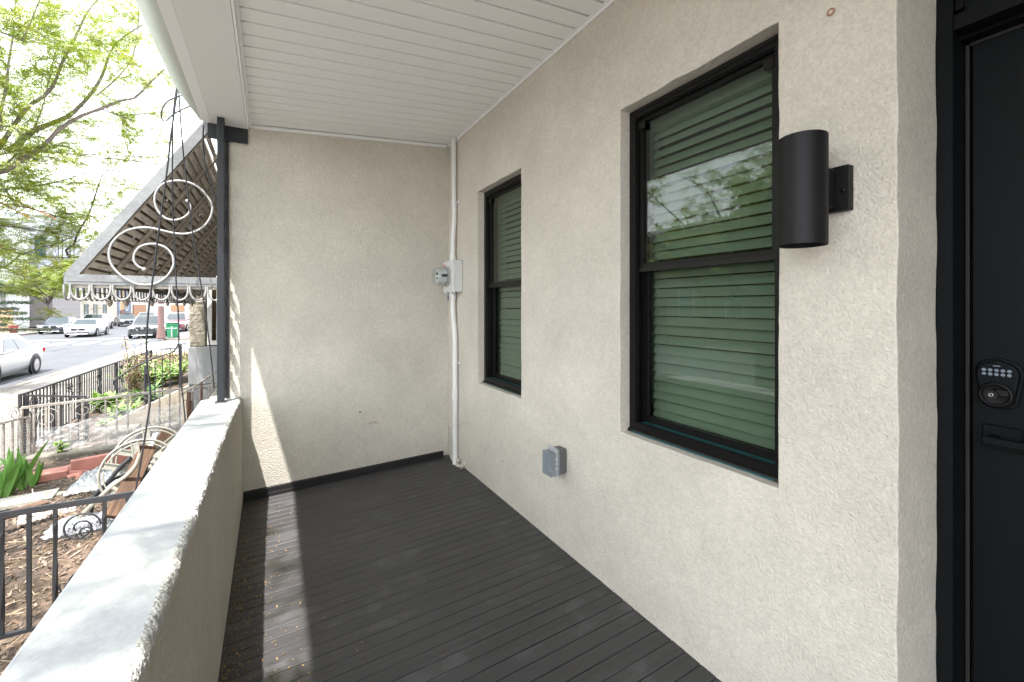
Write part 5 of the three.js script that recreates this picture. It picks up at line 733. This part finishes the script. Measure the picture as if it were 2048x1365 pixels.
// ---------- trees ----------
const leafMats = { young: new THREE.MeshPhysicalMaterial({ color: 0xffffff, roughness: 0.6, transmission: 0.58, thickness: 0, side: THREE.DoubleSide }) };
const bark = withMap(std(0.13, 0.108, 0.10, 0.9), T.rough, T.roughBump, 0.01);
class Wood { constructor() { this.pos = []; this.idx = []; this.uv = []; }
  add(pts, r0, r1, sides) { const c = new THREE.CatmullRomCurve3(pts, false, 'centripetal'), n = Math.max(3, pts.length * 3), fr = c.computeFrenetFrames(n, false), b = this.pos.length / 3;
    for (let i = 0; i <= n; i++) { const p = c.getPointAt(i / n), r = lerp(r0, r1, i / n); for (let k = 0; k < sides; k++) { const a = k / sides * 6.2832, N = fr.normals[i], B = fr.binormals[i]; this.pos.push(p.x + (N.x * Math.cos(a) + B.x * Math.sin(a)) * r, p.y + (N.y * Math.cos(a) + B.y * Math.sin(a)) * r, p.z + (N.z * Math.cos(a) + B.z * Math.sin(a)) * r); this.uv.push(k / sides * r * 6, i * 0.1); } }
    for (let i = 0; i < n; i++) for (let k = 0; k < sides; k++) { const a = b + i * sides + k, d = b + i * sides + (k + 1) % sides; this.idx.push(a, a + sides, d, d, a + sides, d + sides); } }
  geo() { const g = new THREE.BufferGeometry(); g.setAttribute('position', new THREE.Float32BufferAttribute(this.pos, 3)); g.setAttribute('uv', new THREE.Float32BufferAttribute(this.uv, 2)); g.setIndex(this.idx); g.computeVertexNormals(); return g; } }
// a spray: a few compound leaves with paired leaflets, about 12 cm long
function spray() { const pos = [], idx = []; const quad = (c, d, w, l, up) => { const b = pos.length / 3, s = V().crossVectors(d, up).normalize(); for (const [a, q] of [[0, 0], [0.45, 1], [1, 0], [0.45, -1]]) { const p = c.clone().addScaledVector(d, a * l).addScaledVector(s, q * w); pos.push(p.x, p.y, p.z); } idx.push(b, b + 1, b + 2, b, b + 2, b + 3); };
  for (let f = 0; f < 4; f++) { const a = f * 1.7 + rr(-0.4, 0.4), dir = V(Math.cos(a) * 0.85, rr(0.1, 0.7), Math.sin(a) * 0.85).normalize(), L = rr(0.07, 0.13); for (let k = 1; k <= 7; k++) { const t = k / 7, c = dir.clone().multiplyScalar(L * t); c.y -= 0.035 * t * t; for (const s of [-1, 1]) { const side = V().crossVectors(dir, V(0, 1, 0)).normalize().multiplyScalar(s), d = side.clone().addScaledVector(dir, 0.7).add(V(0, rr(-0.2, 0.35), 0)).normalize(); quad(c, d, 0.0055, 0.028 * (1 - 0.35 * t), V(rr(-0.3, 0.3), 1, rr(-0.3, 0.3))); } } }
  const g = new THREE.BufferGeometry(); g.setAttribute('position', new THREE.Float32BufferAttribute(pos, 3)); g.setIndex(idx); g.computeVertexNormals(); return g; }
class Leaves { constructor() { this.m = []; this.c = []; } put(p, s) { const o = new THREE.Object3D(); o.position.copy(p); o.rotation.set(rr(-0.7, 0.7), rr(0, 6.28), rr(-0.7, 0.7)); o.scale.setScalar(s * rr(0.75, 1.3)); o.updateMatrix(); this.m.push(o.matrix); const k = rr(0.75, 1.2), t = rnd(); this.c.push(new THREE.Color().setRGB(lerp(0.22, 0.34, t) * k, lerp(0.325, 0.365, t) * k, 0.012 * k)); }
  build(parent, geo, mat) { const im = new THREE.InstancedMesh(geo, mat, this.m.length); this.m.forEach((m, i) => { im.setMatrixAt(i, m); im.setColorAt(i, this.c[i]); }); im.name = 'crown'; im.userData.kind = 'stuff'; parent.add(im); return im; } }
const sprayG = spray();
function twigs(wood, leaves, pts, r0, o) { // side twigs along a limb
  const c = new THREE.CatmullRomCurve3(pts, false, 'centripetal'), len = c.getLength(), n = Math.round(len * o.density);
  for (let i = 0; i < n; i++) { const t = lerp(o.from ?? 0.25, 1, (i + rnd()) / n), p = c.getPointAt(Math.min(t, 0.999)), tan = c.getTangentAt(Math.min(t, 0.999));
    const dir = V(rr(-1, 1), rr(-0.55, 0.75), rr(-1, 1)).normalize().addScaledVector(tan, 0.7).normalize(), L = rr(0.4, 1.05) * o.scale, q = [p.clone()], side = V(rr(-1, 1), rr(-1, 1), rr(-1, 1)); const d = dir.clone();
    for (let k = 1; k <= 4; k++) { d.addScaledVector(side, 0.10).add(V(0, k > 2 ? -0.04 : 0.05, 0)).normalize(); q.push(q[k - 1].clone().addScaledVector(d, L / 4)); }
    wood.add(q, Math.min(0.008, r0 * 0.4) * o.scale, 0.0022, 4);
    const cc = new THREE.CatmullRomCurve3(q); const m = Math.round(L * o.leaf);
    for (let k = 0; k < m; k++) { const pp = cc.getPoint(rr(0.18, 1)); leaves.put(pp.add(V(rr(-0.05, 0.05), rr(-0.03, 0.05), rr(-0.05, 0.05))), o.size ?? 1); }
    for (let j = 0; j < (o.sub ?? 2); j++) { const s = cc.getPoint(rr(0.25, 0.9)), e = V(rr(-1, 1), rr(-0.6, 0.6), rr(-1, 1)).normalize().addScaledVector(d, 0.6).normalize(), l2 = L * rr(0.3, 0.6), q2 = [s, s.clone().addScaledVector(e, l2 * 0.5).add(V(0, 0.02, 0)), s.clone().addScaledVector(e, l2)]; wood.add(q2, 0.0035 * o.scale, 0.0016, 3); for (let k = 0; k < Math.round(l2 * o.leaf * 1.3) + 1; k++) leaves.put(q2[0].clone().lerp(q2[2], rr(0.2, 1)), o.size ?? 1); }
  }
}
{ // the big street tree whose limbs fan in from the left
  const base = V(-5.6, YK, -5.2), fork = V(-5.5, 1.6, -5.2);
  const tr = thing('locust_tree', 'large street tree with fine yellow-green leaves fanning in from the left', 'tree');
  const w0 = new Wood(); w0.add([base.clone().add(V(0, -0.1, 0)), V(-5.65, 0.2, -5.15), fork.clone().add(V(0.05, 0, 0))], 0.24, 0.17, 14); part('trunk', w0.geo(), bark, tr);
  const tw = new Wood(), lv = new Leaves();
  const px = (l, za, zb) => l.map(([u, v], i) => at(u, v, 'z', lerp(za, zb, i / (l.length - 1))));
  const limb = (pts, r0, r1, o) => { const w = new Wood(); w.add(pts, r0, r1, 8); part('limb', w.geo(), bark, tr); twigs(tw, lv, pts, r1, o); };
  const D = { density: 4.2, scale: 1, leaf: 5.3, from: 0.42, sub: 2 };
  // [pixels along the limb, depth at frame edge, depth at tip, radius]
  const vis = [
    [[[0, 346], [38, 322], [85, 293], [123, 255], [164, 231], [211, 214], [249, 199], [272, 195], [293, 173], [328, 138]], -6.6, -7.6, 0.0374],
    [[[-10, 300], [18, 264], [59, 211], [91, 190], [111, 164], [117, 141], [138, 97], [152, 73], [164, 44], [176, 22], [199, -5]], -6.8, -7.8, 0.0340],
    [[[20, 300], [70, 261], [97, 249], [138, 231], [161, 211], [188, 179], [205, 149], [217, 114], [229, 91], [249, 73], [284, 50]], -7.2, -8.2, 0.0306],
    [[[-8, 260], [0, 229], [12, 176], [18, 117], [26, 73], [28, 29], [33, -15]], -6.5, -7.2, 0.0245],
    [[[0, 334], [26, 317], [44, 290], [64, 264], [88, 205], [100, 147], [115, 90]], -7.0, -7.6, 0.0136],
    [[[-10, 497], [37, 507], [75, 511], [120, 516], [150, 514], [185, 518]], -7.4, -8.4, 0.0218],
    [[[-10, 545], [30, 516], [60, 500], [110, 490], [150, 470]], -7.6, -8.2, 0.0204],
    [[[140, 516], [132, 500], [147, 490], [154, 470], [179, 425], [194, 380], [206, 345]], -8.3, -7.8, 0.0150],
    [[[-10, 528], [25, 542], [62, 562], [87, 587], [100, 596]], -7.0, -7.6, 0.0122],
    [[[-10, 405], [40, 412], [90, 425], [150, 445], [205, 470]], -7.0, -7.8, 0.0136],
    [[[-10, 310], [60, 300], [120, 305], [200, 316], [270, 322], [335, 330]], -7.4, -8.0, 0.0109],
    [[[-10, 380], [70, 372], [130, 360], [190, 340], [250, 345], [300, 352]], -7.6, -8.2, 0.0109],
    [[[-10, 60], [30, 90], [55, 60], [70, 20], [90, -20]], -6.4, -6.8, 0.0150],
    [[[200, 216], [235, 230], [280, 228], [335, 225], [385, 222]], -7.5, -7.6, 0.0082],
    [[[195, 190], [230, 160], [262, 120], [275, 60], [278, -10]], -7.8, -8.0, 0.0095],
    [[[-10, 450], [40, 455], [90, 462], [150, 475]], -7.2, -7.6, 0.0095],
  ];
  seed = 4242;
  vis.forEach(([l, za, zb, r], i) => { const p = px(l, za, zb); const start = l[0][0] <= 0 ? [fork.clone().add(V(rr(-0.05, 0.05), -0.1 + rr(-0.3, 0.3), rr(-0.05, 0.05))), fork.clone().lerp(p[0], 0.5).add(V(0, rr(-0.25, 0.15), 0))] : []; limb([...start, ...p], start.length ? r * 1.25 : r, Math.max(0.005, r * 0.25), { ...D, density: r < 0.02 ? 6 : D.density, from: start.length ? 0.48 : 0.15 }); });
  // the rest of the crown, over the pavement and the porch edge
  const rest = [[-4.6, 5.0, -2.2], [-3.1, 5.2, -0.6], [-2.3, 4.8, -2.4], [-3.8, 6.4, -3.2], [-2.6, 6.2, 0.6], [-6.6, 6.6, -3.8], [-7.8, 5.4, -5.6], [-8.4, 4.4, -3.2], [-6.4, 5.4, -1.0], [-7.0, 4.8, -8.0], [-8.6, 5.2, -8.2], [-4.8, 4.4, 0.8], [-9.6, 4.0, -6.0], [-6.8, 3.2, -0.6], [-8.6, 3.2, -1.2], [-6.0, 3.4, -9.4], [-1.7, 5.6, -0.6]];
  seed = 9191;
  for (const e of rest) { const E = V(...e), m1 = fork.clone().lerp(E, 0.35).add(V(rr(-0.3, 0.3), rr(0.1, 0.7), rr(-0.3, 0.3))), m2 = fork.clone().lerp(E, 0.7).add(V(rr(-0.4, 0.4), rr(0, 0.6), rr(-0.4, 0.4))); limb([fork.clone().add(V(rr(-0.1, 0.1), rr(-0.3, 0.1), rr(-0.1, 0.1))), m1, m2, E], 0.045, 0.010, { ...D, density: 3.6, scale: 1.3, leaf: 3.4, from: 0.3 }); }
  // boughs reaching over the parapet
  for (const e of [[-8.2, 4.2, -6.4], [-7.2, 3.4, -4.4], [-9.2, 5.0, -7.6], [-6.6, 4.4, -3.2], [-8.0, 2.8, -5.4], [-7.4, 5.2, -4.8], [-6.2, 3.0, -2.4]]) { const E = V(...e), m = fork.clone().lerp(E, 0.5).add(V(rr(-0.3, 0.3), rr(0.2, 0.6), rr(-0.3, 0.3))); limb([fork, m, E], 0.035, 0.008, { ...D, density: 8, scale: 1.3, leaf: 12, from: 0.25 }); }
  seed = 777;
  for (const [z, y, x1] of [[-2.0, 4.3, -1.15], [-0.75, 4.1, -1.1], [-0.1, 4.6, -1.2], [0.6, 4.2, -1.1]]) { const a = V(-4.2, y - 1.0, z * 0.7 - 1.4), b = V(-2.4, y - 0.1, z - 0.15), e = V(x1, y + 0.15, z + 0.1); limb([fork, a, b, e], 0.05, 0.02, { ...D, density: 6, scale: 0.52, leaf: 10, from: 0.55 }); }
  part('twig', tw.geo(), bark, tr).userData.kind = 'stuff';
  lv.build(tr, sprayG, leafMats.young);
}
seed = 31337;
{ // small tree over the parked cars, and a bigger one down the street
  const small = (label, x, z, h, R, n, leafScale) => { const t = thing('street_tree', label, 'tree', [x, YK, z]); const w = new Wood(), tw = new Wood(), lv = new Leaves(); w.add([V(0, 0, 0), V(0.05, h * 0.2, 0), V(0, h * 0.42, 0.03)], 0.10, 0.07, 8); part('trunk', w.geo(), bark, t);
    for (let i = 0; i < n; i++) { const a = i * 2.4 + rr(-0.3, 0.3), e = V(Math.cos(a) * R * rr(0.5, 1), h * rr(0.5, 1), Math.sin(a) * R * rr(0.5, 1)), pts = [V(0, h * 0.38, 0), V(e.x * 0.45, h * 0.42 + (e.y - h * 0.42) * 0.65, e.z * 0.45), e]; tw.add(pts, 0.05, 0.01, 5); twigs(tw, lv, pts, 0.02, { density: 2.6, scale: 1.6, leaf: 3.2, from: 0.3, sub: 2, size: leafScale }); }
    part('limb', tw.geo(), bark, t).userData.kind = 'stuff'; lv.build(t, sprayG, leafMats.young); };
  small('small yellow-green street tree behind the dark sedan and white coupe', -19.2, -60, 6.4, 3.4, 18, 3.2);
  small('yellow-green street tree across the street, mirrored in the near window', -19.5, -17, 7.6, 3.8, 18, 3.2);
  small('yellow-green street tree across the street beyond the red brick house', -19.8, -33, 7.0, 3.6, 16, 3.2);
}
scene.traverse((o) => { if (o.isMesh) { o.castShadow = true; o.receiveShadow = true; } });
renderer.render(scene, camera);
